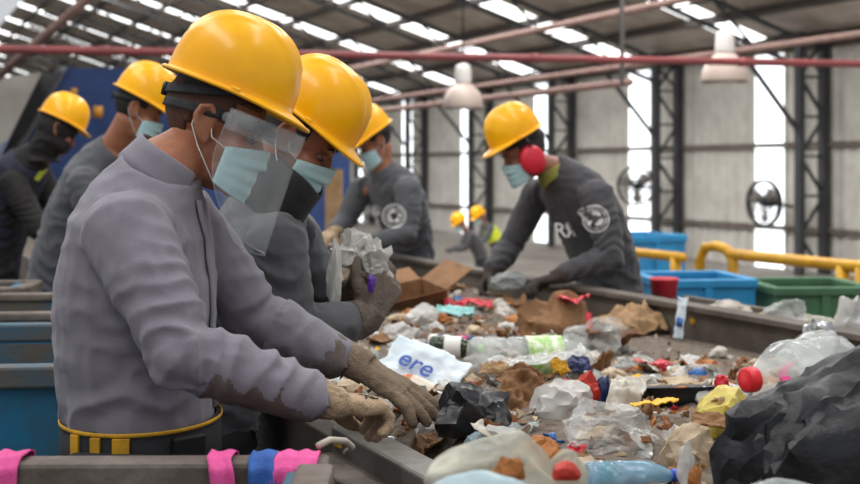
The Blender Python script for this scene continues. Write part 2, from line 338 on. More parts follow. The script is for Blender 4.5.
# ================================================================== yellow guard rail on the platform edge
g = B(6.7, 4.9); t = thing('guard_rail', 'yellow tubular guard rail beyond the bins at right', 'railing', g)
def yl(tt): return B(tt, 4.9)
mb = MB(); mb.tube([yl(2.2) + ZUP * .82, yl(4.8) + ZUP * .82], .042, 12); mb.tube([yl(4.75) + ZUP * .0, yl(4.75) + ZUP * .78, yl(4.82) + ZUP * .85, yl(4.95) + ZUP * .87, yl(5.08) + ZUP * .85, yl(5.15) + ZUP * .75, yl(5.15)], .040, 12); mb.obj('top_rail', M['rail_yellow'], t)
mb = MB(); mb.tube([yl(2.2) + ZUP * .42, yl(4.75) + ZUP * .42], .035, 12); mb.obj('mid_rail', M['rail_yellow'], t)
for tt in (2.5, 3.45, 3.62):
    mb = MB(); mb.tube([yl(tt) , yl(tt) + ZUP * .82], .045, 12); mb.obj('post', M['rail_yellow'], t)
g2 = B(10, 4.9); t = thing('guard_rail', 'low yellow rail stub behind the blue bins, further off', 'railing', g2)
mb = MB(); mb.tube([B(5.5, 5.0, .74), B(6.3, 5.0, .74)], .04, 12); mb.obj('top_rail', M['rail_yellow'], t)
for tt in (5.6, 6.2): mb = MB(); mb.tube([B(tt, 5.0), B(tt, 5.0, .74)], .045, 12); mb.obj('post', M['rail_yellow'], t)

# ================================================================== bins
def bin_(c, a, b, L, D, zt, m, label, rim=None, wall=.03, group=None, zb=0, lip=.07, cat='bin', name='waste_bin', cx=.03):
    """open bin: c = centre on the ground, a/b = its two axes, L x D outside, rim top at zt"""
    t = thing(name, label, cat, c + ZUP * zb, group); ax = (a, b, ZUP)
    mb = MB(); h = (zt - zb)
    o = lambda s, q, z: [c + a * L / 2 * s * i + b * D / 2 * s * j + ZUP * z for i, j in ((-1, -1), (1, -1), (1, 1), (-1, 1))]
    k = 1 - 2 * wall / min(L, D)
    mb.loft([o(.9, 0, zb), o(1 - cx, 0, zt - lip), o(1 - cx, 0, zt - .01), o((1 - cx) * k, 0, zt - .01), o(.88 * k, 0, zb + .04)]); mb.obj('body', M[m], t, smooth=False, bevel=.006)
    mb = MB()
    for s in (-1, 1):
        mb.box(c + b * (D / 2 - .02) * s + ZUP * (zt - lip / 2), (L / 2, .03, lip / 2), ax); mb.box(c + a * (L / 2 - .02) * s + ZUP * (zt - lip / 2), (.03, D / 2 - .05, lip / 2), ax)
    mb.obj('rim', M[rim or m], t, smooth=False, bevel=.008)
    nr = max(2, int(L / .28))
    for i in range(1, nr):
        x = -L / 2 + L * i / nr
        for s in (-1, 1): mb = MB(); mb.bar(c + a * x * .95 + b * s * (D / 2 * .915) + ZUP * (zb + .1), c + a * x + b * s * (D / 2 * (1 - cx) + .004) + ZUP * (zt - lip), .05, .03); mb.obj('rib', M[m], t, smooth=False)
    return t
AX = Vector((.995, .10, 0)); AY = Vector((-.10, .995, 0))
def lbin(xr, y, L, D, zt, m, label, rim, lip=.05, cx=.03):
    c = Vector((xr, y, 0)) - AX * L / 2 + AY * D / 2; return bin_(c, AX, AY, L, D, zt, m, label, rim, group='bins between the workers at left', lip=lip, cx=cx)
lb = lbin(-.845, 2.92, 1.1, .85, .99, 'bin_blue', 'blue steel bin directly behind the back of the man in the face shield', 'bin_blue_dirty', .055)
cb = Vector((-.845, 2.92, 0)) - AX * .55 + AY * .80; mb = MB(); mb.box(cb + ZUP * .66, (.50, .006, .27), (AX, AY, ZUP)); mb.obj('liner', M['bin_blue_dirty'], lb, smooth=False)
lbin(-1.17, 4.0, 1.2, .66, .99, 'bin_blue_dirty', 'dirt-caked blue bin, second one behind the man in the face shield', 'rim_dirty', .03)
lbin(-1.63, 4.82, 1.0, .34, .99, 'bin_blue', 'small blue bin in front of the man with the grey back at left', 'rim_dirty', .05)
# foreground bin
RF = 1.985
fb = bin_(Vector((-.165, RF, 0)) - Vector((1, .015, 0)).normalized() * .62 - Vector((-.015, 1, 0)) * .42, Vector((1, .015, 0)).normalized(), Vector((-.015, 1, 0)).normalized(), 1.24, .84, .995, 'bin_blue_dirty', 'dirty dark foreground bin with pink and blue straps over its rim', 'rim_dirty', lip=.055, wall=.025, cx=.05)
# right-hand bins
bin_(Vector((1.60, 7.35, 0)), Vector((.99, .12, 0)).normalized(), Vector((-.12, .99, 0)).normalized(), .60, .62, .815, 'bin_blue_bright', 'bright blue bin behind the right wall of the sorting belt', lip=.05, name='waste_bin')
bin_(Vector((2.29, 7.32, 0)), Vector((.99, .05, 0)).normalized(), Vector((-.05, .99, 0)).normalized(), .62, .66, .775, 'bin_green', 'long green bin beside the yellow guard rail', lip=.05, name='waste_bin')
bin_(Vector((2.05, 11.9, 0)), N, U, .7, .7, .82, 'bin_blue_bright', 'blue bin further back, beside the elbow of the worker with red earmuffs', lip=.07, zb=FLZ)
# red tub
c = P(664, 299, 6.3)
t = tag(MB().lathe([(.0, 0), (.06, 0), (.075, .13), (.08, .135), (.076, .14), (.07, .135), (.056, .01), (0, .01)], 20, Matrix.Translation(c + ZUP * -.03)).obj('plastic_tub', M['tub_red']), 'red plastic tub on the ledge behind the belt wall', 'tub')

# ================================================================== machine the belt comes from
mt = thing('feed_machine', 'tall dark blue machine with slanted side at the far end of the belt', 'machine', B(13.9, 2.8, FLZ))
def q(px, py, Y): return P(px, py, Y)
Ym = 15.0
def slab(pts, dep, nm, m, par):
    mb = MB(); d = U * dep; mb.loft([[p for p in pts], [p + d for p in pts]]); return mb.obj(nm, M[m], par, smooth=False)
slab([q(62, 68, Ym), q(350, 68, Ym + 1.3), q(350, 330, Ym + 1.3), q(-30, 330, Ym), q(12, 150, Ym)], 2.2, 'body', 'machine_blue', mt)
slab([q(62, 66, Ym - .1), q(68, 66, Ym - .1), q(20, 155, Ym - .1), q(12, 155, Ym - .1)], .1, 'edge_frame', 'machine_frame', mt)
slab([q(40, 76, Ym - .15), q(62, 70, Ym - .15), q(26, 134, Ym - .15), q(0, 160, Ym - .15)], .1, 'side_panel', 'steel_dark', mt)
for (x, y, s_) in ((98, 112, .8), (74, 92, .5)):
    mb = MB(); mb.box(q(x, y, Ym - .06), (.07 * s_, .02, .09 * s_)); mb.obj('marking', M['orange_mark'], mt)
ch = tag(slab([q(-40, 84, 14.2), q(42, 72, 14.2), q(8, 140, 14.2), q(-40, 168, 14.2)], 1.2, 'feed_hood', 'machine_beige', None), 'pale beige sloping hood at far left beside the blue machine', 'hood')
mb = MB(); mb.box(P(334, 215, 13.2) - ZUP * .6, (.09, .09, 1.1)); tag(mb.obj('support_post', M['card_tan'], smooth=False), 'tan post seen between the two bending workers', 'post')

# ================================================================== sorting belt
TB0, TB1 = -1.5, 11.5; WZ, BZ = .89, .765; WD = 2.08
sb = thing('sorting_belt', 'long grey sorting belt with raised steel side walls', 'conveyor', B(1, 1.04))
mid = (TB0 + TB1) / 2; hl = (TB1 - TB0) / 2; AXB = (U, N, ZUP)
mb = MB(); mb.box(B(mid, WD / 2, BZ - .04), (hl, WD / 2, .04), AXB); mb.obj('belt', M['belt_rubber'], sb, smooth=False)
mb = MB(); mb.box(B(mid, WD + .03, .74), (hl, .03, .15), AXB); mb.box(B(mid, WD + .02, WZ + .004), (hl, .05, .012), AXB); mb.obj('side_wall', M['belt_steel'], sb, smooth=False, bevel=.004)
mb = MB(); mb.box(B(.2, WD + .14, .83), (1.7, .09, .02), AXB); mb.box(B(.2, WD + .24, .85), (1.7, .015, .05), AXB); mb.obj('side_ledge', M['belt_steel'], sb, smooth=False, bevel=.004)
mb = MB(); mb.box(B(mid, -.03, .74), (hl, .03, .135), AXB); mb.obj('side_wall', M['belt_steel'], sb, smooth=False, bevel=.004)
mb = MB(); mb.box(B(-.75, -.095, .80), (.72, .045, .05), AXB); mb.obj('side_plate', M['rim_dirty'], sb, smooth=False, bevel=.006)
mb = MB(); mb.box(B(-.36, -.02, .885), (.36, .038, .016), AXB); mb.box(B(-.36, -.055, .87), (.35, .006, .03), AXB); mb.obj('edge_bar', M['steel_bar'], sb, smooth=False, bevel=.005)
mb = MB(); mb.box(B(-.06, -.063, .872), (.016, .003, .006), AXB); mb.obj('yellow_stripe', M['yellow_tape'], sb, smooth=False); mb = MB(); mb.box(B(.75, -.063, .87), (.35, .004, .02), AXB); mb.obj('yellow_stripe', M['yellow_tape'], sb, smooth=False)
mb = MB(); mb.lathe([(0, 0), (.018, 0), (.018, .003), (0, .003)], 16, Matrix.Translation(B(1.52, WD - .002, .84)) @ Matrix.Rotation(BANG, 4, 'Z') @ Matrix.Rotation(R(-90), 4, 'Y')); mb.obj('yellow_mark', M['yellow_tape'], sb)
mb = MB()
for t_ in np.arange(TB0 + .3, TB1, 2.2):
    for n_ in (.1, WD - .1): mb.box(B(t_, n_, .35), (.05, .05, .36), AXB)
    mb.box(B(t_, WD / 2, .3), (.03, WD / 2 - .1, .03), AXB)
mb.obj('leg_frame', M['belt_steel'], sb, smooth=False)

# ================================================================== people
def frame(yaw, pitch, roll=0):
    """forward, left, up of a head turned yaw deg from +x (counter-clockwise) and bent down by pitch deg"""
    h = Vector((math.cos(R(yaw)), math.sin(R(yaw)), 0)); l = ZUP.cross(h)
    f = h * math.cos(R(pitch)) - ZUP * math.sin(R(pitch)); u = h * math.sin(R(pitch)) + ZUP * math.cos(R(pitch))
    if roll: q_ = Quaternion(f, R(roll)); l = q_ @ l; u = q_ @ u
    return f, l, u
class Head:
    def __init__(s, c, yaw, pitch, S=1.0, roll=0): s.c = Vector(c); s.f, s.l, s.u = frame(yaw, pitch, roll); s.S = S; s.yaw = yaw; s.pitch = pitch
    def __call__(s, x, y, z): return s.c + (s.f * x + s.l * y + s.u * z) * s.S
    def ell(s, mb, c, r, **k): mb.ell(s(*c), [v * s.S for v in r], (s.f, s.l, s.u), **k)
def head_shapes(mb, H, neck):
    H.ell(mb, (-.006, 0, .034), (.099, .078, .090), nu=28, nv=18)
    H.ell(mb, (.028, 0, -.035), (.066, .063, .085)); H.ell(mb, (.030, 0, -.082), (.055, .052, .040)); H.ell(mb, (.074, 0, -.103), (.020, .024, .019))
    H.ell(mb, (.080, 0, .026), (.018, .050, .014)); 
    for s in (-1, 1):
        H.ell(mb, (.060, s * .040, -.028), (.030, .026, .026)); H.ell(mb, (.045, s * .042, -.07), (.03, .018, .03))
        # ear: rim, lobe and bowl
        y = s * .079; e = lambda x, z, k=0: H(x, y + s * k, z)
        mb.tube([e(.002, -.026, -.004), e(.004, .0, -.002), e(.002, .022, .004), e(-.012, .034, .010), e(-.028, .028, .014), e(-.033, .008, .014), e(-.024, -.012, .011), e(-.012, -.030, .006), e(-.002, -.038, .0), e(.003, -.028, -.003)], .0062 * H.S, 8)
        H.ell(mb, (-.013, y + s * .001, .0), (.019, .006, .030)); H.ell(mb, (-.004, y, -.033), (.009, .006, .010))
    mb.tube([H(.088, 0, .012), H(.100, 0, -.012), H(.112, 0, -.034), H(.106, 0, -.043), H(.090, 0, -.046)], [.009 * H.S, .010 * H.S, .013 * H.S, .013 * H.S, .010 * H.S], 12)
    for s in (-1, 1): H.ell(mb, (.098, s * .012, -.040), (.010, .009, .008))
    H.ell(mb, (.091, 0, -.066), (.009, .024, .006)); H.ell(mb, (.089, 0, -.077), (.010, .021, .007))
    mb.tube([neck - H.u * .05, neck, (neck + H(-.020, 0, -.06)) / 2, H(-.018, 0, -.05), H(-.015, 0, .0)], [.075, .066, .060, .060 * H.S, .055 * H.S], 20)
def torso_rings(sp, lat, grow=0, n=28):
    pts = [p for p, _, _ in sp]; rings = []
    for i, (p, a, b) in enumerate(sp):
        t = (pts[min(i + 1, len(pts) - 1)] - pts[max(i - 1, 0)]).normalized(); l = lat(i / (len(sp) - 1)); l = (l - t * l.dot(t)).normalized(); f = l.cross(t)
        r = []
        for k in range(n):
            an = 2 * math.pi * k / n; c, s_ = math.cos(an), math.sin(an); e = .85
            r.append(p + l * (a + grow) * math.copysign(abs(c) ** e, c) + f * (b + grow) * math.copysign(abs(s_) ** e, s_))
        rings.append(r)
    return rings
def folds(me, segs, seed, amp=1.0, fine=1.0):
    """creases running round each limb and across the trunk, strongest at the joints"""
    v = getv(me); nn = getn(me); best = np.full(len(v), 1e9); sv = np.zeros(len(v)); tv = np.zeros(len(v)); av = np.zeros(len(v)); acc = 0
    for a, b, rad, a0, a1, lam in segs:
        a = np.array(a); b = np.array(b); d = b - a; L = np.linalg.norm(d); d = d / L
        s_ = np.clip((v - a) @ d, 0, L); off = v - a - s_[:, None] * d; dist = np.linalg.norm(off, axis=1) / rad
        e = np.cross(d, [.3, .2, .93]); e /= np.linalg.norm(e); g = np.cross(d, e); th = np.arctan2(off @ g, off @ e)
        k = dist < best; best[k] = dist[k]; sv[k] = (s_[k] + acc) / lam; tv[k] = th[k]; av[k] = (a0 + (a1 - a0) * s_ / L)[k]; acc += L * 1.7
    warp = vn(v, 6, seed) * 1.5 + vn(v, 14, seed + 3) * .5
    q_ = sv + .55 * np.sin(tv + 1.3 * seed) + .3 * np.sin(2 * tv + seed) + warp
    fr = q_ - np.floor(q_); wave = (1 - np.abs(2 * fr - 1)) ** 1.6 - .4
    mask = np.clip(.55 + .9 * vn(v, 5, seed + 7), 0, 1.3)
    disp = 1.55 * amp * av * wave * mask + fine * (.0035 * fbm(v, 9, seed + 11) + .0022 * ridge(v, 26, seed + 5) - .001)
    setv(me, v + nn * disp[:, None]); me.update()
# ---- hard hat, in the head's frame
def hard_hat(H, par, tilt=0, dz=.06, dx=.004, S=1.0, back_strap=True, group=None):
    f, l, u = frame(H.yaw, H.pitch + tilt); S = S * H.S; c0 = H(dx, 0, dz)
    W = lambda x, y, z: c0 + (f * x + l * y + u * z) * S
    nu = 72
    def dome(i, j):
        th = 2 * math.pi * i; v_ = j
        if v_ < .80:
            ph = (1 - v_ / .80) * math.pi / 2; cr = math.cos(ph) ** .78; sz = math.sin(ph) ** .86
            x, y, z = .129 * cr * math.cos(th), .107 * cr * math.sin(th), .150 * sz
            fd = min(1, max(0, (z - .025) / .05)); d = 0
            for y0, hw, hh in ((0, .018, .0045), (.046, .010, .0035), (-.046, .010, .0035)):
                e = abs(y - y0) / hw
                if e < 1.5: d = max(d, hh * (1 if e < .75 else max(0, (1.5 - e) / .75)))
            k = 1 + d * fd * (1 if abs(x) < .115 else .5) / .13
            # little flat over the temple
            return W(x * k, y * k, z * k)
        e = (v_ - .80) / .20; fr = max(0, math.cos(th)) ** 1.8
        out = e * (.009 + .036 * fr); dz_ = -.004 * e * (1 - fr) - (.012 * e + .006 * e * e) * fr
        r = 1 + out / math.hypot(.129 * math.cos(th), .107 * math.sin(th))
        return W(.129 * math.cos(th) * r, .107 * math.sin(th) * r, dz_)
    mb = MB(); mb.grid(lambda i, j: dome(i, j), nu, 40, wrap=True)
    hat = mb.obj('hard_hat', M['helmet_yellow'], par, solid=.0045 * S)
    mb = MB(); th = [2 * math.pi * k / nu for k in range(nu + 1)]; pts = []
    for k in range(nu + 1):
        pts.append(dome(k / nu, 1.0))
    mb.tube(pts, .0042 * S, 8); mb.obj('brim_edge', M['helmet_yellow'], hat)
    for s in (-1, 1):
        mb = MB(); mb.box(W(.018, s * .114, -.001), (.010 * S, .005 * S, .007 * S), (f, l, u)); mb.obj('side_clip', M['helmet_yellow'], hat, bevel=.003)
    # inner headband, cradle and nape strap
    def strip(nm, fn, n, wd, thick=.0025):
        mb = MB(); mb.grid(lambda i, j: fn(i, j), n, 5); mb.obj(nm, M['black_strap'], hat, solid=thick)
    strip('headband', lambda i, j: W(.104 * math.cos(2 * math.pi * i), .088 * math.sin(2 * math.pi * i), .018 - .032 * j + .012 * math.cos(2 * math.pi * i)), 48, .05)
    strip('cradle', lambda i, j: W(.12 * math.cos(math.pi * i) , -.02 + .04 * j, .02 + .085 * math.sin(math.pi * i)), 24, .03)
    strip('cradle', lambda i, j: W(-.02 + .04 * j, .1 * math.cos(math.pi * i), .02 + .085 * math.sin(math.pi * i)), 24, .03)
    if back_strap:
        def nape(i, j):
            a = math.pi * (.42 + 1.16 * i); dip = math.sin(math.pi * i) ** .8
            return W(.112 * math.cos(a) - .004, .094 * math.sin(a), .004 - .046 * dip - .019 * (j - .5))
        strip('nape_strap', nape, 34, .03, .004)
        mb = MB(); mb.tube([W(-.114, 0, -.044), W(-.124, 0, -.045)], .014 * S, 18); mb.obj('ratchet_knob', M['black_plastic'], hat)
    return hat
# ---- surgical mask
def face_mask(H, par, m='mask_blue', drop=0.0, loops=True):
    def fn(i, j, off=0.0):
        s = 2 * i - 1; a = s * 1.40; ca, sa = math.cos(a), math.sin(a)
        zt = -.010 - .020 * abs(s) ** 1.6; zb = -.124 + .022 * abs(s) ** 2
        z = zt + (zb - zt) * j; bul = math.sin(math.pi * min(1, max(0, .16 + .68 * j))) ** .7
        x = .022 + (.079 + .014 * bul * (1 - abs(s) ** 2) + (.012 * (1 - abs(s)) ** 2 if j < .35 else 0)) * ca ** .8; y = .077 * sa * (1 + .06 * bul)
        pl = .0014 * math.sin(j * 8 * math.pi) * (1 - abs(s) ** 3)
        return H(x + pl + off, y, z - drop)
    mb = MB(); mb.grid(fn, 31, 25)
    o = mb.obj('face_mask', M[m], par, solid=.002)
    mb = MB(); mb.tube([fn(i / 12, 0, .001) for i in range(13)], .0016, 6); mb.obj('nose_edge', M[m], o)
    if loops:
        for s in (0, 1):
            k = 1 if s else -1; mb = MB()
            mb.tube([fn(s, .03), H(.010, k * .080, -.022), H(-.006, k * .083, .015), H(-.020, k * .088, .034), H(-.034, k * .086, .018), H(-.034, k * .082, -.012), H(-.010, k * .080, -.046), fn(s, .97)], .0014, 6); mb.obj('ear_loop', M['mask_white'], o)
    return o
def hair_cap(H, par, m, keep, grow=.004):
    mb = MB(); H.ell(mb, (-.006, 0, .034), (.099 + grow, .078 + grow, .090 + grow), nu=48, nv=36); me = mb.mesh('hair'); v = getv(me)
    bm = bmesh.new(); bm.from_mesh(me); L = lambda p: ((p - H.c).dot(H.f) / H.S, (p - H.c).dot(H.l) / H.S, (p - H.c).dot(H.u) / H.S)
    bmesh.ops.delete(bm, geom=[f for f in bm.faces if not keep(*L(f.calc_center_median()))], context='FACES'); bm.to_mesh(me); bm.free(); me.materials.append(M[m])
    # a fringe of stubble: roughened shell
    v = getv(me); n_ = getn(me); setv(me, v + n_ * (.0016 * vn(v, 260, 3))[:, None])
    return link('hair', me, par, solid=.006)
def eyes(H, par):
    for s in (-1, 1):
        mb = MB(); H.ell(mb, (.076, s * .032, .000), (.0115, .0125, .0085), nu=16, nv=10); e = mb.obj('eye', M['eye_white'], par)
        mb = MB(); H.ell(mb, (.0842, s * .032, -.002), (.0042, .0070, .0062), nu=12, nv=8); mb.obj('iris', M['eye_dark'], e)
        mb = MB(); mb.grid(lambda i, j: H(.0765 + .0145 * math.cos((i - .5) * 2.0) * math.cos(j * 1.2 + .02), s * .032 + .0155 * math.sin((i - .5) * 2.4), .000 + .0125 * math.sin(j * 1.2 + .02)), 12, 6); mb.obj('eyelid', par.data.materials[0], e, solid=.0015)
        mb = MB(); mb.tube([H(.094, s * .014, .024), H(.094, s * .03, .030), H(.083, s * .050, .027)], [.003, .0042, .002], 8); mb.obj('eyebrow', M['hair_black'], par)
# ---- gloved hand: palm, four fingers and a thumb grown into one surface
def glove(W, d, pn, thumb, m, par, S=1.0, curls=(35, 40, 45, 50), spread=4, voxel=.0035, cuff=.05, cuff_r=.038, th_open=.6, arm=None):
    W = Vector(W); d = Vector(d).normalized(); pn = Vector(pn); pn = (pn - d * pn.dot(d)).normalized(); th = d.cross(pn); th = th if th.dot(Vector(thumb)) > 0 else -th
    mb = MB(); at = lambda a, b, c: W + (d * a + th * b + pn * c) * S
    rings = []
    for a, hw, hh, c in ((-.01, .029, .022, 0), (.02, .034, .019, .001), (.05, .041, .018, .003), (.08, .044, .0165, .003), (.098, .042, .013, .002)):
        rings.append([at(a, hw * math.copysign(abs(math.cos(k)) ** .7, math.cos(k)), c + hh * math.copysign(abs(math.sin(k)) ** .8, math.sin(k))) for k in [2 * math.pi * i / 20 for i in range(20)]])
    mb.loft(rings)
    mb.ell(at(.032, .024, .012), (.028 * S, .020 * S, .018 * S), (d, th, pn))
    for i, (b, L) in enumerate(((.033, .072), (.011, .080), (-.011, .075), (-.032, .060))):
        p = at(.086, b, .002); ang = 0; pts = [at(.066, b * .95, .002), p]; c = curls[i]; sp = R(spread * (1.5 - i))
        for seg, (fr, k) in enumerate(((.45, .75), (.30, 1.1), (.25, .8))):
            ang += R(c * k); dr = d * math.cos(ang) + pn * math.sin(ang); dr = (dr * math.cos(sp) + th * math.sin(sp)).normalized(); p = p + dr * L * fr * S; pts.append(p)
        mb.tube(pts, [r * S for r in (.0115, .0122, .0118, .0110, .0095)], 12, round_ends=True)
    p0 = at(.022, .026, .008); dr = (d * .62 + th * th_open + pn * .42).normalized(); p1 = p0 + dr * .040 * S; p2 = p1 + (dr + d * .35 + pn * .1).normalized() * .034 * S; p3 = p2 + (dr * .5 + d * .7 + pn * .2).normalized() * .026 * S
    mb.tube([p0 - dr * .01, p0, p1, p2, p3], [r * S for r in (.014, .0165, .0145, .0130, .0105)], 12, round_ends=True)
    ad = Vector(arm).normalized() if arm is not None else d
    mb.tube([W - ad * cuff, W - ad * cuff * .5, W, W + d * .02], [cuff_r, cuff_r * .98, .033 * S, .033 * S], 20, side=th, flat=.9)
    me = baked(mb, voxel, 5, .45); v = getv(me); n_ = getn(me)
    ax_ = (v - np.array(W)) @ np.array(d)
    rib = np.where(ax_ < .004, .0008 * np.sin((v - np.array(W)) @ np.array(th) * 900), 0)
    setv(me, v + n_ * (.0017 * fbm(v, 32, 4) + .0010 * ridge(v, 75, 2) + rib)[:, None]); me.materials.append(M[m] if isinstance(m, str) else m)
    return link('glove', me, par)
def wrap(me2d, target, org, right, up, normal, m, name, par, off=.0016):
    """lays flat artwork on a curved surface"""
    t = bvh_of(target); vs = getv(me2d); out = []
    for x, y, z in vs:
        o = org + right * x + up * y + normal * .12; h = t.ray_cast(o, -normal, .3); out.append(h[0] + normal * off if h[0] else org + right * x + up * y)
    setv(me2d, np.array([tuple(p) for p in out])); me2d.materials.clear(); me2d.materials.append(M[m]); return link(name, me2d, par, smooth=False, solid=.0008)
def text_mesh(s, size, ext=0):
    c = bpy.data.curves.new('t', 'FONT'); c.body = s; c.size = size; c.align_x = 'CENTER'; c.align_y = 'CENTER'; c.extrude = ext; c.offset = size * .012
    o = bpy.data.objects.new('t', c); col.objects.link(o); dg = bpy.context.evaluated_depsgraph_get(); dg.update(); me = bpy.data.meshes.new_from_object(o.evaluated_get(dg)); bpy.data.objects.remove(o)
    bm = bmesh.new(); bm.from_mesh(me); bmesh.ops.subdivide_edges(bm, edges=[e for e in bm.edges if e.calc_length() > size * .2], cuts=2, use_grid_fill=True); bmesh.ops.triangulate(bm, faces=bm.faces); bm.to_mesh(me); bm.free(); return me
def emblem_mesh(r):
    mb = MB(); ring = lambda a, b: mb.add([(math.cos(k) * q_, math.sin(k) * q_, 0) for k in [2 * math.pi * i / 36 for i in range(36)] for q_ in (a, b)], [(2 * i, 2 * i + 1, (2 * i + 3) % 72, (2 * i + 2) % 72) for i in range(36)])
    ring(r * .90, r)
    # three chasing arrows
    for k in range(3):
        a = 2 * math.pi * k / 3 + .3; rot = lambda x, y: (r * (x * math.cos(a) - y * math.sin(a)), r * (x * math.sin(a) + y * math.cos(a)), 0)
        mb.add([rot(-.36, .30), rot(.02, .30), rot(.02, .55), rot(-.22, .55)], [(0, 1, 2, 3)]); mb.add([rot(.02, .20), rot(.40, .36), rot(.02, .66)], [(0, 1, 2)])
        mb.add([rot(-.62, -.02), rot(-.40, -.12), rot(-.22, .22), rot(-.44, .34)], [(0, 1, 2, 3)])
    ring(r * .70, r * .76)
    return mb.mesh('emblem')

def person(label, J, H, spine, skin='skin_tan', shirt='shirt_grey', trousers='trouser_black', voxel=.006, cvox=.008, seed=1, face=True, fold=1.0, sleeve=1.0, stance=None, hem=0, bodyfat=0):
    """J: shoulders, elbows, wrists as world points (R first). spine: (point, half width, half depth) from the pelvis to the neck."""
    pel = spine[0][0]; sx = (Vector(J['sh'][1]) - Vector(J['sh'][0])).normalized()   # towards the person's left
    fwd = sx.cross(ZUP); fwd = Vector((fwd.x, fwd.y, 0)).normalized()
    if stance is not None: fwd0 = Vector((math.cos(R(stance)), math.sin(R(stance)), 0))
    else: fwd0 = fwd
    lx = ZUP.cross(fwd0)
    lat = lambda k: lx.lerp(sx, k)
    hips = [pel - lx * .09 - ZUP * .03, pel + lx * .09 - ZUP * .03]; gz = J.get('ground', 0.0)
    knees = J.get('kn') or [Vector((h.x, h.y, 0)) + lx * s_ * .03 + fwd0 * .03 + ZUP * (gz + (pel.z - gz) * .52) for h, s_ in zip(hips, (-1, 1))]
    ank = J.get('an') or [Vector((h.x, h.y, 0)) + lx * s_ * .06 - fwd0 * .02 + ZUP * (gz + .085) for h, s_ in zip(hips, (-1, 1))]
    sh, el, wr = ([Vector(p) for p in J[k]] for k in ('sh', 'el', 'wr'))
    neck = spine[-1][0]
    # ---- body: one continuous surface
    mb = MB(); mb.loft(torso_rings(spine, lat, -.012)); head_shapes(mb, H, neck)
    for i in range(2):
        inn = sh[i] + sx * (.05 if i == 0 else -.05)
        mb.tube([inn, sh[i], sh[i].lerp(el[i], .5), el[i], el[i].lerp(wr[i], .35), wr[i]], [.058, .060, .050, .041, .042, .029], 16, round_ends=True)
        if not (J.get('nolegs')):
            mb.tube([pel + (hips[i] - pel) * .6 + ZUP * .05, hips[i], hips[i].lerp(knees[i], .5), knees[i], knees[i].lerp(ank[i], .35), ank[i]], [.09, .095, .080, .058, .058, .040], 16)
            mb.tube([ank[i] - ZUP * .03 - fwd0 * .04, ank[i] - ZUP * .04 + fwd0 * .05, ank[i] - ZUP * .055 + fwd0 * .14], [.04, .04, .03], 12, flat=.8, round_ends=True)
    me = baked(mb, voxel, 3, .4); me.materials.append(M[skin]); body = link('person', me); tag(body, label, 'person')
    if face: eyes(H, body)
    # ---- shirt
    mb = MB(); g = .012; low = spine[0][0] - (spine[1][0] - spine[0][0]).normalized() * hem
    spp = [(low, spine[0][1], spine[0][2])] + list(spine[1:] if hem < 0 else spine)
    spp[-1] = (spine[-1][0], spine[-1][1] * .95, spine[-1][2] * .95)
    mb.loft(torso_rings(spp, lat, g))
    segs = [(spp[0][0], spp[len(spp) // 2][0], .17, .011, .006, .085), (spp[len(spp) // 2][0], spp[-1][0], .17, .006, .003, .09)]
    for i in range(2):
        inn = sh[i] + sx * (.06 if i == 0 else -.06); a = (wr[i] - el[i]).normalized(); q_ = sleeve
        mb.tube([inn, sh[i], sh[i].lerp(el[i], .4), sh[i].lerp(el[i], .85), el[i] + (el[i] - (sh[i] + wr[i]) / 2).normalized() * .008, el[i].lerp(wr[i], .25), el[i].lerp(wr[i], .7), wr[i] - a * .012],
                [.080 * q_, .083 * q_, .076 * q_, .066 * q_, .064 * q_, .064 * q_, .055 * q_, .046 * q_], 18, round_ends=False)
        mb.ell(sh[i], (.078 * q_,) * 3)
        segs += [(sh[i], el[i], .075, .003, .010, .058), (el[i], wr[i] - a * .012, .06, .009, .006, .05)]
    ms = baked(mb, cvox, 5, .5); folds(ms, segs, seed, fold); ms.materials.append(M[shirt]); so = link('shirt', ms, body)
    # ---- trousers and boots
    if not J.get('nolegs'):
        mb = MB(); top = spine[1][0]
        mb.loft(torso_rings([(pel - ZUP * .07, .165, .125), (pel, spine[0][1] + .0, spine[0][2] + .0), (pel.lerp(top, .8), spine[1][1] - .005, spine[1][2] - .005)], lat, .004))
        for i in range(2):
            mb.tube([hips[i] + ZUP * .02, hips[i].lerp(knees[i], .4), knees[i], knees[i].lerp(ank[i], .4), ank[i] + ZUP * .01], [.105, .095, .078, .078, .07], 16)
        mt_ = baked(mb, .012, 6, .5); folds(mt_, [(hips[i], knees[i], .1, .004, .009, .08) for i in range(2)] + [(knees[i], ank[i], .08, .009, .010, .07) for i in range(2)], seed + 20); mt_.materials.append(M[trousers]); link('trousers', mt_, body)
        for i in range(2):
            mb = MB(); b_ = ank[i]; mb.tube([b_ + ZUP * .06, b_ - ZUP * .02], [.056, .056], 14); mb.tube([b_ - ZUP * .035 - fwd0 * .05, b_ - ZUP * .03 + fwd0 * .04, b_ - ZUP * .042 + fwd0 * .15], [.047, .05, .042], 14, flat=.85, round_ends=True)
            mbo = baked(mb, .008, 4, .5); mbo.materials.append(M['boot_black']); v = getv(mbo); v[:, 2] = np.maximum(v[:, 2], gz + .002); setv(mbo, v); link('boot', mbo, body)
    return body, so, dict(sh=sh, el=el, wr=wr, sx=sx, fwd=fwd)
def cuff_part(el, wr, par, m, r=.050, L=.06, seed=0):
    a = (Vector(wr) - Vector(el)).normalized(); mb = MB(); w_ = Vector(wr)
    mb.tube([w_ - a * (L + .008), w_ - a * L, w_ - a * L * .5, w_ - a * .004, w_, w_ - a * .01], [r * .97, r * 1.03, r * 1.01, r * 1.0, r * .95, r * .8], 28)
    me = mb.mesh('cuff'); v = getv(me); setv(me, v + getn(me) * (.002 * vn(v, 50, seed))[:, None]); me.materials.append(M[m]); return link('cuff', me, par, sub=1)

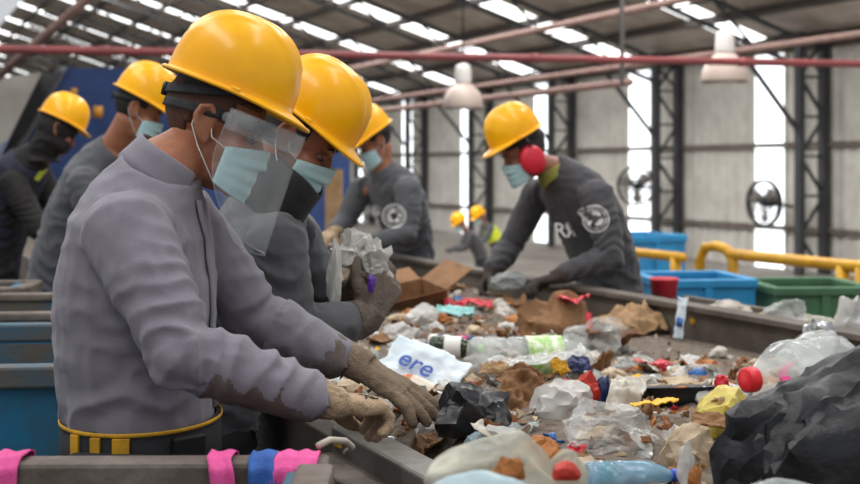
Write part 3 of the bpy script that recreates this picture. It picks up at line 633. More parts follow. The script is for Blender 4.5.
# ------------------------------------------------ the man in the face shield (nearest)
H1 = Head(P(214, 126, 2.44), 6, 21, 1.02)
sp1 = [(P(145, 452, 2.42), .168, .128), (P(142, 412, 2.42), .168, .136), (P(137, 345, 2.41), .172, .142), (P(137, 275, 2.40), .180, .138), (P(143, 222, 2.39), .182, .118), (P(152, 192, 2.385), .135, .090), (P(163, 166, 2.37), .075, .070)]
J1 = dict(sh=[P(126, 232, 2.225), P(178, 218, 2.55)], el=[P(182, 352, 2.13), P(256, 316, 2.62)], wr=[P(322, 402, 2.24), P(350, 365, 2.62)])
man1, shirt1, K = person('man in grey violet shirt, yellow helmet and clear face shield, nearest the camera', J1, H1, sp1, 'skin_tan', 'shirt_grey_violet', voxel=.005, cvox=.006, seed=1, fold=1.0, stance=2, hem=-.055)
face_mask(H1, man1)
hair_cap(H1, man1, 'hair_stubble', lambda x, y, z: (z > .012 + (.045 if x > .03 else 0) and x < .075) or (x < -.045 and z > -.035), .0015)
hat1 = hard_hat(H1, man1, tilt=1, dz=.078, dx=.004, S=1.0)
# collar
def collar(neck, axis, r, hgt, m, par, front, gap=.5, name='collar', flare=1.12, flat=.92):
    axis = axis.normalized(); f = (front - axis * front.dot(axis)).normalized(); l = axis.cross(f); mb = MB()
    def fn(i, j):
        a = gap / 2 + (2 * math.pi - gap) * i; prof = [(r * flare * 1.06, -.75), (r * 1.07, .2), (r * .99, .95), (r * .95, 1.02), (r * .93, .9), (r * .92, .2)]
        k = j * 5; q0 = prof[int(min(4, k))]; q1 = prof[int(min(4, k)) + 1]; e = k - int(min(4, k)); rr = q0[0] + (q1[0] - q0[0]) * e; hh = q0[1] + (q1[1] - q0[1]) * e
        pt = max(0, math.cos(a)) ** 4; hz = hh * hgt - (pt * hgt * .9 if j < .4 else pt * hgt * .25)
        return neck + (f * math.cos(a) * rr + l * math.sin(a) * rr * flat) + axis * hz
    mb.grid(fn, 44, 11); return mb.obj(name, M[m], par, solid=.003)
collar(P(163, 168, 2.375), Vector((.55, -.02, .83)), .073, .034, 'shirt_grey_violet', shirt1, Vector((1, -.1, -.2)), gap=.7)
# button placket
ms_b = bvh_of(shirt1.data)
mb = MB(); pts = []
fw1 = K['fwd']
for i in range(12):
    k = i / 11; c = P(165, 200, 2.38).lerp(P(142, 405, 2.42), k); h = ms_b.ray_cast(c + fw1 * .4, -fw1, .6)
    if h[0]: pts.append(h[0] + fw1 * .002)
lat1 = ZUP.cross(fw1)
mb.loft([[p + lat1 * .016, p + lat1 * .016 + fw1 * .003, p - lat1 * .016 + fw1 * .003, p - lat1 * .016] for p in pts]); mb.obj('placket', M['shirt_grey_violet'], shirt1)
# brown dirt rubbed into the underside of the right sleeve
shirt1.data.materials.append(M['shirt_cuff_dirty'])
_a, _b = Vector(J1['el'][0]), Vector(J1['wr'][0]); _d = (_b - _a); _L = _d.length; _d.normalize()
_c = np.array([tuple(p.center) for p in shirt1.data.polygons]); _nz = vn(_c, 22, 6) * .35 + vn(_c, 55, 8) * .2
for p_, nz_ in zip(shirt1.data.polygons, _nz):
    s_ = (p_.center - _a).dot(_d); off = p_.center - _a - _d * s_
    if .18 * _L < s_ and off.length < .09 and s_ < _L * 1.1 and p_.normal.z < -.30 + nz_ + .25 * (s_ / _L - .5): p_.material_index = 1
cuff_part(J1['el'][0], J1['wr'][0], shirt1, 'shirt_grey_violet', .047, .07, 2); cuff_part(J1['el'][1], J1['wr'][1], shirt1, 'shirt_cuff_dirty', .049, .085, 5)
# dirty under-sleeve on the right forearm
gl = glove(P(332, 403, 2.25), P(385, 403, 2.33) - P(332, 403, 2.25), (.1, .15, -1), (0, 1, 0), 'glove_beige', man1, 1.08, (44, 48, 52, 56), arm=Vector(J1['wr'][0]) - Vector(J1['el'][0]), cuff=.045, cuff_r=.040, th_open=.35)
tm = text_mesh('XL', .026); dd = (P(388, 412, 2.33) - P(335, 408, 2.25)).normalized(); rt = dd; upv = Vector((-.0, .8, .6)); upv = (upv - rt * upv.dot(rt)).normalized(); wrap(tm, gl.data, P(366, 400, 2.285), rt, upv, rt.cross(upv), 'ink_black', 'size_mark', gl)
glove(P(360, 365, 2.62), P(400, 389, 2.60) - P(360, 365, 2.62), (-.35, .25, -1), (0, 1, -.3), 'glove_soiled', man1, 1.20, (5, 7, 10, 16), spread=4, arm=Vector(J1['wr'][1]) - Vector(J1['el'][1]), cuff=.045, cuff_r=.041, th_open=.5)
# face shield
def face_shield(H, par):
    def vz(i, j):
        e = max(0, (j - .35) / .65); a = (i - .5) * 2 * R(98 - 40 * e ** 1.5)
        return H(.045 + (.130 + .012 * j) * math.cos(a), .108 * math.sin(a), .040 - .245 * j + (.03 * max(0, j - .6) * (abs(i - .5) * 2) ** 6))
    mb = MB(); mb.grid(vz, 48, 24); v_ = mb.obj('face_shield', M['visor_clear'], par, solid=.0012)
    mb = MB(); mb.tube([vz(0, .1 + .9 * k / 10) for k in range(10)] + [vz(k / 24, 1) for k in range(25)] + [vz(1, 1 - .9 * k / 10) for k in range(1, 11)], .0014, 6); mb.obj('visor_edge', M['visor_band'], v_)
    mb = MB(); mb.grid(lambda i, j: (lambda a: H(.045 + .133 * math.cos(a), .110 * math.sin(a), .044 - .042 * j))((i - .5) * 2 * R(98)), 48, 5); mb.obj('clear_headband', M['visor_band'], v_, solid=.003)
    mb = MB(); mb.grid(lambda i, j: (lambda a: H(.022 + .098 * math.cos(a), .088 * math.sin(a), .040 - .026 * j))((i - .5) * 2 * R(75)), 30, 4); mb.obj('brow_pad', M['smoke_clear'], v_, solid=.006)
    mb = MB()
    def st(i, j):
        a = R(80) + (2 * math.pi - 2 * R(80)) * i; return H(-.002 + .106 * math.cos(a), .086 * math.sin(a), .034 - .018 * j - .012 * math.sin(math.pi * i))
    mb.grid(st, 40, 4); mb.obj('head_strap', M['black_strap'], v_, solid=.004)
    for s in (-1, 1):
        mb = MB(); mb.tube([H(.026, s * .104, .024), H(.026, s * .114, .024)], .010, 14); mb.obj('pivot_knob', M['visor_band'], v_)
face_shield(H1, man1)
# tool belt
pc = P(142, 436, 2.42)
mb = MB(); fwd1 = Vector((math.cos(R(2)), math.sin(R(2)), 0)); l1 = ZUP.cross(fwd1)
ringp = lambda rr, z: [pc + l1 * (.180 + rr) * math.cos(a) + fwd1 * (.148 + rr) * math.sin(a) + ZUP * z for a in [2 * math.pi * k / 40 for k in range(40)]]
mb.loft([ringp(0, .045), ringp(.008, .04), ringp(.010, -.05), ringp(0, -.06), ringp(-.01, -.05), ringp(-.01, .04)], cap=False); tb = mb.obj('tool_belt', M['trouser_black'], man1)
mb = MB(); mb.loft([ringp(.010, .046), ringp(.0115, .046), ringp(.0115, .039), ringp(.010, .038)], cap=False); mb.obj('yellow_edge', M['yellow_tape'], tb)
for px in (76, 96, 128):
    X = (px - 430) * 2.24 / F; mb = MB(); best = min(ringp(.012, 0), key=lambda p: (abs(p.x - X) + (10 if p.y > pc.y else 0))); d = (best - pc).normalized(); s_ = d.cross(ZUP)
    mb.box(best + ZUP * (-.005), (.010 if px < 110 else .016, .003, .042), (s_, d, ZUP)); mb.obj('yellow_loop', M['yellow_tape'], tb, smooth=False, bevel=.001)
best = min(ringp(.016, 0), key=lambda p: (abs(p.x - (187 - 430) * 2.26 / F) + (10 if p.y > pc.y else 0))); d = (best - pc).normalized(); s_ = d.cross(ZUP)
mb = MB(); mb.box(best, (.035, .008, .030), (s_, d, ZUP)); mb.obj('buckle', M['black_plastic'], tb, smooth=False, bevel=.004)
best = min(ringp(.02, 0), key=lambda p: (abs(p.x - (105 - 430) * 2.24 / F) + (10 if p.y > pc.y else 0))); d = (best - pc).normalized(); s_ = d.cross(ZUP)
mb = MB(); mb.box(best - ZUP * .09, (.075, .022, .10), (s_, d, ZUP)); mb.obj('pouch', M['trouser_black'], tb, smooth=False, bevel=.012)

# ------------------------------------------------ second man, bent over the belt
H2 = Head(P(296, 140, 2.90), -4, 33, 1.0)
sp2 = [(P(205, 420, 2.980), .165, .118), (P(212, 370, 2.980), .165, .118), (P(225, 320, 2.970), .172, .122), (P(243, 270, 2.960), .185, .122), (P(260, 232, 2.950), .185, .105), (P(268, 212, 2.940), .135, .085), (P(279, 190, 2.935), .072, .068)]
J2 = dict(sh=[P(274, 243, 2.80), P(288, 236, 3.14)], el=[P(290, 332, 2.80), P(338, 326, 3.16)], wr=[P(362, 320, 2.92), P(352, 290, 3.07)])
man2, shirt2, K2 = person('worker in dark grey with head bent low, behind the man in the face shield', J2, H2, sp2, 'skin_brown', 'shirt_grey', voxel=.0055, cvox=.007, seed=4, fold=1.25, stance=12, hem=.0, sleeve=.98)
face_mask(H2, man2); hair_cap(H2, man2, 'hair_black', lambda x, y, z: z > .02 + (.03 if x > .03 else 0) and x < .08 or (x < -.02 and z > -.04), .005)
hard_hat(H2, man2, tilt=4, dz=.064, dx=.0, S=.98)
collar(P(281, 194, 2.885), Vector((.62, -.1, .78)), .080, .075, 'black_strap', shirt2, Vector((1, -.2, -.3)), gap=.02, name='neck_gaiter', flare=1.06)
glove(P(369, 318, 2.93), P(384, 292, 2.96) - P(369, 318, 2.93), (-.4, .7, .3), (-.4, .2, .5), 'glove_grey', man2, 1.12, (38, 42, 48, 52), arm=Vector(J2['wr'][0]) - Vector(J2['el'][0]), cuff=.05, cuff_r=.050)
glove(P(352, 290, 3.07), P(368, 268, 3.04) - P(352, 290, 3.07), (.7, -.6, .1), (-.4, -.3, .6), 'glove_grey', man2, 1.05, (40, 45, 50, 55), arm=Vector(J2['wr'][1]) - Vector(J2['el'][1]), cuff=.05, cuff_r=.045)

# ------------------------------------------------ worker with red earmuffs across the belt
H4 = Head(P(524, 154, 5.88), 194, 24, 1.08)
sp4 = [(P(612, 300, 6.12), .170, .125), (P(606, 270, 6.11), .172, .128), (P(597, 240, 6.08), .180, .135), (P(584, 208, 6.03), .190, .135), (P(571, 187, 5.98), .188, .115), (P(562, 176, 5.95), .135, .085), (P(550, 167, 5.92), .074, .068)]
J4 = dict(sh=[P(538, 193, 6.16), P(598, 196, 5.80)], el=[P(510, 246, 6.2), P(612, 257, 5.72)], wr=[P(490, 273, 6.05), P(558, 276, 5.74)])
man4, shirt4, K4 = person('worker with red earmuffs leaning over the far side of the belt', J4, H4, sp4, 'skin_brown', 'shirt_dark', voxel=.007, cvox=.009, seed=8, fold=1.2, stance=205, hem=.0, sleeve=1.02)
face_mask(H4, man4); hair_cap(H4, man4, 'hair_black', lambda x, y, z: z > .02 + (.03 if x > .03 else 0) and x < .08 or (x < -.01 and z > -.045), .006)
h4 = hard_hat(H4, man4, tilt=4, dz=.090, dx=.006, S=.99)
for s in (-1, 1):
    mb = MB(); mb.tube([H4(.004, s * .078, -.028), H4(.004, s * .085, -.028), H4(.004, s * .112, -.028), H4(.004, s * .124, -.028)], [(.062, .054), (.074, .064), (.072, .062), (.054, .046)], 24, side=H4.u); em = mb.obj('earmuff', M['earmuff_red'], man4)
    mb = MB(); mb.tube([H4(-.006, s * .112, .02), H4(-.002, s * .128, .05), H4(0, s * .124, .075)], .006, 8); mb.obj('earmuff_arm', M['black_plastic'], em)
collar(P(553, 172, 5.92), Vector((-.45, -.1, .8)), .078, .030, 'collar_olive', shirt4, Vector((-1, -.3, -.3)), gap=.02, name='undershirt_collar', flare=1.04)
glove(P(556, 277, 5.74), P(538, 281, 5.72) - P(556, 277, 5.74), (-.3, -.2, -1), (0, .8, .2), 'glove_dark', man4, 1.15, (30, 34, 38, 42), arm=Vector(J4['wr'][1]) - Vector(J4['el'][1]), cuff=.06, cuff_r=.05, voxel=.005)
glove(P(490, 274, 6.05), P(482, 288, 6.0) - P(490, 274, 6.05), (.5, -.3, -.3), (0, -1, 0), 'glove_dark', man4, 1.15, (30, 34, 38, 42), arm=Vector(J4['wr'][0]) - Vector(J4['el'][0]), cuff=.06, cuff_r=.05, voxel=.005)
vd = Vector((.05, -1, .02)).normalized(); rgt = Vector((1, .05, 0))
wrap(emblem_mesh(.066), shirt4.data, P(596, 219, 5.68), rgt, ZUP, -vd * -1, 'logo_white', 'sleeve_emblem', shirt4)
wrap(text_mesh('RA', .10), shirt4.data, P(567, 231, 5.80), rgt, (ZUP - rgt * .12).normalized(), vd, 'logo_white', 'chest_lettering', shirt4)
# ------------------------------------------------ worker further along, across the belt
H3 = Head(P(375, 142, 7.68), 197, 32, 1.12)
sp3 = [(P(412, 270, 8.10), .170, .125), (P(410, 246, 8.07), .172, .128), (P(405, 221, 7.97), .180, .130), (P(398, 197, 7.78), .190, .130), (P(391, 182, 7.74), .188, .11), (P(387, 174, 7.72), .135, .085), (P(382, 166, 7.70), .074, .068)]
J3 = dict(sh=[P(362, 189, 7.9), P(409, 190, 7.55)], el=[P(345, 222, 7.9), P(408, 232, 7.48)], wr=[P(334, 232, 7.7), P(368, 245, 7.45)])
man3, shirt3, K3 = person('worker with white sleeve emblem, furthest along the far side of the belt', J3, H3, sp3, 'skin_tan', 'shirt_grey', voxel=.008, cvox=.010, seed=12, fold=1.0, stance=205, sleeve=1.1)
face_mask(H3, man3); hair_cap(H3, man3, 'hair_black', lambda x, y, z: z > .02 + (.03 if x > .03 else 0) and x < .08 or (x < -.01 and z > -.045), .006)
hard_hat(H3, man3, tilt=2, dz=.062, S=1.1)
glove(P(333, 232, 7.7), P(322, 238, 7.6) - P(333, 232, 7.7), (-.3, -.2, -1), (0, -1, .2), 'glove_beige', man3, 1.2, (30, 34, 38, 42), cuff=.06, cuff_r=.05, voxel=.006)
glove(P(367, 245, 7.45), P(352, 250, 7.4) - P(367, 245, 7.45), (-.3, -.2, -1), (0, .8, .2), 'glove_dark', man3, 1.15, (30, 34, 38, 42), cuff=.06, cuff_r=.05, voxel=.006)
wrap(emblem_mesh(.075), shirt3.data, P(394, 216, 7.44), rgt, ZUP, vd, 'logo_white', 'sleeve_emblem', shirt3)
wrap(emblem_mesh(.035), shirt3.data, P(376, 211, 7.6), rgt, ZUP, vd, 'logo_white', 'chest_emblem', shirt3)
# ------------------------------------------------ left: worker seen over the first man's shoulder
H5 = Head(P(138, 111, 5.42), 10, 24, 1.04)
sp5 = [(P(50, 340, 5.55), .165, .120), (P(52, 310, 5.55), .165, .122), (P(62, 265, 5.54), .175, .130), (P(78, 215, 5.52), .185, .132), (P(93, 175, 5.50), .185, .112), (P(102, 160, 5.48), .135, .085), (P(114, 147, 5.46), .074, .068)]
J5 = dict(sh=[P(84, 184, 5.32), P(106, 176, 5.68)], el=[P(112, 255, 5.25), P(150, 250, 5.7)], wr=[P(165, 285, 5.35), P(185, 280, 5.6)])
man5, shirt5, K5 = person('worker in plain grey with back to the bins, over the shoulder of the nearest man', J5, H5, sp5, 'skin_tan', 'shirt_grey', voxel=.007, cvox=.009, seed=15, fold=1.1, stance=15)
face_mask(H5, man5); hair_cap(H5, man5, 'hair_black', lambda x, y, z: z > .02 + (.03 if x > .03 else 0) and x < .08 or (x < -.02 and z > -.06), .006)
hard_hat(H5, man5, tilt=4, dz=.060, S=1.04)
for i in range(2):
    glove(J5['wr'][i], Vector((.9, .1, -.4)), (-.3, 0, -1), (0, 1 - 2 * i, .2), 'glove_grey', man5, 1.1, (30, 34, 38, 42), cuff=.06, cuff_r=.05, voxel=.006)
wrap(text_mesh('EA', .11), shirt5.data, P(40, 228, 5.5), Vector((.25, .12, -1)).normalized(), Vector((.7, .7, .2)).normalized(), Vector((-.72, -.68, .1)).normalized(), 'shirt_cuff_dirty', 'back_lettering', shirt5)
# ------------------------------------------------ far left: worker in the black hood
H6 = Head(P(57, 130, 7.1), 25, 26, 1.08)
sp6 = [(P(-8, 280, 7.2), .165, .120), (P(-6, 255, 7.2), .165, .122), (P(2, 225, 7.2), .175, .130), (P(12, 190, 7.18), .188, .132), (P(24, 168, 7.16), .185, .112), (P(32, 159, 7.14), .135, .085), (P(42, 152, 7.12), .078, .070)]
J6 = dict(sh=[P(12, 182, 7.0), P(40, 176, 7.34)], el=[P(38, 228, 6.95), P(60, 222, 7.3)], wr=[P(68, 240, 7.1), P(85, 236, 7.25)])
man6, shirt6, K6 = person('worker in black hood and navy vest at the far left', J6, H6, sp6, 'skin_brown', 'sleeve_black', voxel=.008, cvox=.010, seed=18, stance=20)
hard_hat(H6, man6, tilt=0, dz=.060, S=1.0, back_strap=False)
mb = MB(); H6.ell(mb, (-.01, 0, .02), (.116, .093, .10)); H6.ell(mb, (.03, 0, -.06), (.08, .075, .07)); mb.tube([sp6[-1][0] - ZUP * .06, sp6[-1][0], H6(-.02, 0, -.06), H6(-.01, 0, 0)], [.12, .092, .08, .085], 20)
me = baked(mb, .008, 4); folds(me, [(sp6[-1][0], H6(0, 0, 0), .09, .006, .004, .05)], 3); me.materials.append(M['sleeve_black']); link('hood', me, man6)
lat6 = (Vector(J6['sh'][1]) - Vector(J6['sh'][0])).normalized()
mb = MB(); mb.loft(torso_rings([(p, a + .004, b + .006) for p, a, b in sp6[:6]], lambda k: lat6, .014)); me = baked(mb, .01, 5); folds(me, [(sp6[0][0], sp6[5][0], .18, .005, .003, .08)], 5); me.materials.append(M['vest_navy']); vst = link('vest', me, man6)
bt = bvh_of(me); 
mb = MB(); mb.grid(lambda i, j: (-.05 + .1 * i, -.012 + .024 * j, 0), 8, 3); wrap(mb.mesh('band'), me, P(40, 172, 7.05), Vector((.5, .1, .86)), Vector((.86, -.2, -.4)), Vector((.2, -.97, .1)), 'hivis', 'reflective_tape', vst)
for i in range(2): glove(J6['wr'][i], Vector((.9, .2, -.4)), (-.3, 0, -1), (0, 1 - 2 * i, .2), 'glove_dark', man6, 1.1, (30, 34, 38, 42), cuff=.06, cuff_r=.05, voxel=.007)
# ------------------------------------------------ two people far back, on the hall floor
for k, (px, py, lab, yaw, vst_) in enumerate(((461, 224, 'distant bending worker in yellow helmet, left of a pair', 190, 'shirt_dark'), (480, 217, 'distant worker with yellow bands on grey jacket, right of a pair', 200, 'shirt_grey'))):
    Y = 24.5 + k * 1.2; hc = P(px, py, Y); H_ = Head(hc, yaw, 30, 1.12); fx, lf, _ = frame(yaw, 0)
    bk = -fx; pts = [hc + bk * a + ZUP * b for a, b in ((.42, -.72), (.40, -.62), (.34, -.48), (.26, -.33), (.18, -.23), (.14, -.19), (.10, -.15))]
    sp_ = [(p, a, b) for p, (a, b) in zip(pts, ((.17, .125), (.172, .128), (.18, .135), (.19, .135), (.188, .115), (.135, .085), (.075, .068)))]
    shp = [pts[4] - lf * .17, pts[4] + lf * .17]; el_ = [shp[0] + fx * .12 - ZUP * .24, shp[1] + fx * .12 - ZUP * .24]; wr_ = [e + fx * .22 - ZUP * .05 for e in el_]
    mn, st_, _ = person(lab, dict(sh=shp, el=el_, wr=wr_, ground=FLZ), H_, sp_, 'skin_brown', vst_, voxel=.012, cvox=.014, seed=30 + k, face=False)
    hard_hat(H_, mn, S=1.1, back_strap=False); face_mask(H_, mn, loops=False)
    for i in range(2): glove(wr_[i], fx, (0, 0, -1), lf * (1 - 2 * i), 'glove_dark', mn, 1.1, voxel=.008)
    if k:
        mb = MB(); mb.loft(torso_rings([(p, a, b) for p, a, b in sp_[2:5]], lambda q_: lf, .03), cap=False); bnd = mb.obj('reflective_band', M['hivis'], st_)

# ================================================================== litter on the belt
rng = random.Random(7)
def Hs(t, n):
    """height of the heap over the belt"""
    bare = math.exp(-(((t - 1.35) / .85) ** 2 + ((n - 1.95) / .52) ** 2) ** 2)
    edge = max(0, min(1, (n - .0) / .18)) * max(0, min(1, (2.06 - n) / .2))
    near = max(0, min(1, (.45 - t) / .9)); far = max(.35, min(1, (6.5 - t) / 3))
    p = [(t * 2.3, n * 2.3, .5)]; k = float(vn(p, 1, 3)[0]) * .5 + float(vn(p, 2.3, 5)[0]) * .3
    return BZ + edge * (1 - .98 * bare) * (.075 * far + .05 * k * far + .085 * near) + .002
def on(px, py, dz=0):
    """the spot of the heap seen at a pixel"""
    z = .86
    for _ in range(14):
        Y = (EYE - z) * F / (py - HOR); p = P(px, py, Y); t, n = tn(p); h = Hs(t, min(2.03, max(.02, n))); z = .5 * z + .5 * h
    return Vector((p.x, p.y, z + dz))
def scale_at(p): return F / p.y
mb = MB(); ts = np.arange(-1.45, 8.5, .045); ns = np.arange(.012, 2.06, .04)
vs = [B(t, n, Hs(t, n) + .012 * rng.uniform(-1, 1) * (1 if Hs(t, n) > BZ + .02 else .1)) for t in ts for n in ns]; nn_ = len(ns)
mb.add(vs, [(i * nn_ + j, i * nn_ + j + 1, (i + 1) * nn_ + j + 1, (i + 1) * nn_ + j) for i in range(len(ts) - 1) for j in range(nn_ - 1)])
o = mb.obj('litter_layer', M['litter'], None); tag(o, 'layer of fine brown debris and scraps covering the belt', 'debris', kind='stuff')
# crumbs and shreds nobody could count
mb = MB()
for _ in range(5200):
    t = rng.uniform(-1.2, 7.5); n = rng.uniform(.03, 2.04); h = Hs(t, n)
    if h < BZ + .03 and rng.random() < .8: continue
    p = B(t, n, h + .006); s_ = rng.uniform(.006, .022); q_ = Quaternion(Vector((rng.uniform(-1, 1), rng.uniform(-1, 1), rng.uniform(-1, 1))).normalized(), rng.uniform(0, 3)); mb.m = rng.choices(range(6), (5, 4, 3, 3, 1, 1))[0]
    a, b = q_ @ Vector((1, 0, 0)), q_ @ Vector((0, 1, 0)); c = a.cross(b)
    mb.add([p + a * s_ + c * s_ * .2, p + b * s_ * .6, p - a * s_ * .9 + c * s_ * .25, p - b * s_ * .7, p + c * s_ * .35], [(0, 1, 4), (1, 2, 4), (2, 3, 4), (3, 0, 4), (3, 2, 1, 0)])
o = mb.obj('litter_shreds', [M[k] for k in ('leaf_brown', 'card_brown', 'paper_beige', 'paper_white', 'peel_orange', 'film_grey')], None, smooth=False); tag(o, 'small brown and white shreds scattered all over the heap', 'debris', kind='stuff')

# ---- shapes of litter (built round the origin, z up)
def crumple_mesh(s, sx, sy, sz, amp=.30, detail=5, flat=.35, soft=0):
    """a crushed skin: large creased facets, broken again into smaller ones"""
    r_ = np.random.RandomState(s * 13 + 5); bm = bmesh.new(); bmesh.ops.create_icosphere(bm, subdivisions=2, radius=1); a = amp * .80
    for lev in range(detail - 2):
        if lev: bmesh.ops.subdivide_edges(bm, edges=bm.edges[:], cuts=1, use_grid_fill=True)
        bm.verts.ensure_lookup_table()
        for v_ in bm.verts:
            if lev == 0: k = 1 + r_.uniform(-1, .75) * a; v_.co = v_.co * k + Vector(r_.uniform(-1, 1, 3)) * .10
            else: v_.co += v_.co.normalized() * float(r_.normal()) * a * (.20, .085, .04)[min(2, lev - 1)] + Vector(r_.normal(size=3)) * .010
    if soft: 
        for _ in range(soft): bmesh.ops.smooth_vert(bm, verts=bm.verts[:], factor=.5, use_axis_x=True, use_axis_y=True, use_axis_z=True)
    bmesh.ops.recalc_face_normals(bm, faces=bm.faces[:])
    me = bpy.data.meshes.new('crumple'); bm.to_mesh(me); bm.free(); v = getv(me)
    v *= (1 + .35 * amp * fbm(v, 1.1, s + 2))[:, None]
    v[:, 2] = np.where(v[:, 2] < -flat, -flat - (v[:, 2] + flat) * -.12, v[:, 2]); v *= [sx, sy, sz]; v[:, 2] -= v[:, 2].min(); setv(me, v); return me
def creased(me, ang=32):
    me.polygons.foreach_set('use_smooth', [True] * len(me.polygons)); me.set_sharp_from_angle(angle=R(ang))
def sheet_mesh(s, w, h, amp=.05, n=34, curl=0.0, fold=0.0, taper=0):
    mb = MB(); mb.grid(lambda i, j: ((i - .5), (j - .5), 0), n, n); me = mb.mesh('sheet'); v = getv(me)
    e = np.c_[v[:, 0] * w, v[:, 1] * h, v[:, 2]]; f_ = 1 / max(w, h)
    z = amp * (ridge(e, 2.2 * f_, s) * .7 + ridge(e, 5 * f_, s + 3) * .4 + ridge(e, 11 * f_, s + 6) * .18 + .8 * vn(e, 1.4 * f_, s + 8))
    edge = 1 + .09 * vn(e, 9 * f_, s + 11); e *= edge[:, None]; e[:, 0] *= 1 - taper * (v[:, 1] + .5)
    z = z + curl * (v[:, 0] ** 2 * 4) * w + fold * np.abs(v[:, 1]) * h; e[:, 2] = z; e[:, 2] -= e[:, 2].min(); setv(me, e); return me
def put(o, p, rz=0, rx=0, ry=0, s=1):
    o.matrix_basis = Matrix.Translation(p) @ Matrix.Rotation(rz, 4, 'Z') @ Matrix.Rotation(ry, 4, 'Y') @ Matrix.Rotation(rx, 4, 'X') @ Matrix.Diagonal((s, s, s, 1)); return o
def crumple(name, label, cat, px, py, wpx, hpx, m, seed, dz=-.015, amp=.30, rz=0, depth=None, flat=.35, tilt=0, p=None, detail=5, soft=0, ang=30):
    p = p or on(px, py + hpx * .3, dz); k = scale_at(p); me = crumple_mesh(seed, wpx / 2 / k, (depth or wpx * .75) / 2 / k, hpx / 2 / k / .8, amp, detail, flat, soft); me.materials.append(M[m]); o = link(name, me); creased(me, ang); put(o, p, rz, tilt); return tag(o, label, cat)
def sheet(name, label, cat, px, py, wpx, dep, m, seed, dz=0, amp=.03, rz=0, rx=0, ry=0, curl=0, fold=0, taper=0, thick=.0012, p=None):
    p = p or on(px, py, dz); k = scale_at(p); me = sheet_mesh(seed, wpx / k, dep, amp, 34, curl, fold, taper); me.materials.append(M[m]); o = link(name, me, solid=thick); put(o, p, rz, rx, ry); return tag(o, label, cat)
def bottle(name, label, p, rz, L, r, m, cap='cap_blue', lab=None, rx=0, roll=0, crush=0, cat='bottle', seed=1, neck=.3, labpos=(.35, .62)):
    """lying bottle: axis along local x, cap at +x"""
    prof = [(.0, .0), (.55, .0), (.85, .012), (1, .05), (1, .10), (.94, .13), (1, .16), (1, .28), (.95, .30), (1, .32), (1, .60), (.97, 1 - neck - .05), (.90, 1 - neck), (.62, 1 - neck * .58), (.36, 1 - neck * .32), (.28, 1 - neck * .22), (.28, .95)]
    fine = []
    for (r0, z0), (r1, z1) in zip(prof, prof[1:]):
        for k in range(3): fine.append((r0 + (r1 - r0) * k / 3, z0 + (z1 - z0) * k / 3))
    fine.append(prof[-1]); mt_ = Matrix.Rotation(R(90), 4, 'Y')
    mb = MB(); mb.lathe([(a * r, (z - .5) * L) for a, z in fine], 30, mt_); me = mb.mesh('bottle'); v = getv(me)
    def dent(v): 
        c_ = vn(v, 14, seed) * .5 + ridge(v, 22, seed + 1) * .35
        return v * (1 + np.c_[np.zeros(len(v)), np.ones(len(v)), np.ones(len(v))] * (crush * c_)[:, None])
    setv(me, dent(v)); me.materials.append(M[m]); o = link(name, me)
    if lab:
        mb = MB(); mb.lathe([(r * 1.012, (labpos[0] + (labpos[1] - labpos[0]) * k / 8 - .5) * L) for k in range(9)], 30, mt_); me2 = bpy.data.meshes.new('label'); me2.from_pydata(mb.v, [], mb.f[:-2]); me2.update(); setv(me2, dent(getv(me2))); me2.materials.append(M[lab]); lo = link('label', me2, o, solid=.0006)
    if cap:
        mb = MB(); rc = max(r * .34, .011); mb.lathe([(0, .93 * L - .5 * L), (rc, .93 * L - .5 * L), (rc * 1.03, .945 * L - .5 * L), (rc, .5 * L + .004), (rc * .85, .5 * L + .008), (0, .5 * L + .008)], 24, mt_); mb.obj('cap', M[cap], o)
    put(o, p + ZUP * r * .8, rz, rx, roll); return tag(o, label, cat)
def can(name, label, p, rz, L, r, m, band, lie=True):
    mt_ = Matrix.Rotation(R(90), 4, 'Y'); mb = MB(); mb.lathe([(0, -.47 * L), (.75 * r, -.47 * L), (.85 * r, -.5 * L), (r, -.44 * L), (r, .42 * L), (.86 * r, .5 * L), (.8 * r, .5 * L), (.78 * r, .48 * L), (0, .48 * L)], 26, mt_); o = mb.obj(name, M['foil'])
    mb = MB(); mb.lathe([(r * 1.012, z * L) for z in (-.42, -.1, .2, .40)], 26, mt_); me = bpy.data.meshes.new('b'); me.from_pydata(mb.v, [], mb.f[:-2]); me.update(); me.materials.append(M[m]); link('printed_sleeve', me, o, solid=.0006)
    mb = MB(); mb.lathe([(r * 1.02, z * L) for z in (-.1, .12)], 26, mt_); me = bpy.data.meshes.new('b'); me.from_pydata(mb.v, [], mb.f[:-2]); me.update(); me.materials.append(M[band]); link('printed_band', me, o, solid=.0006)
    put(o, p + ZUP * r * .8, rz); return tag(o, label, 'can')
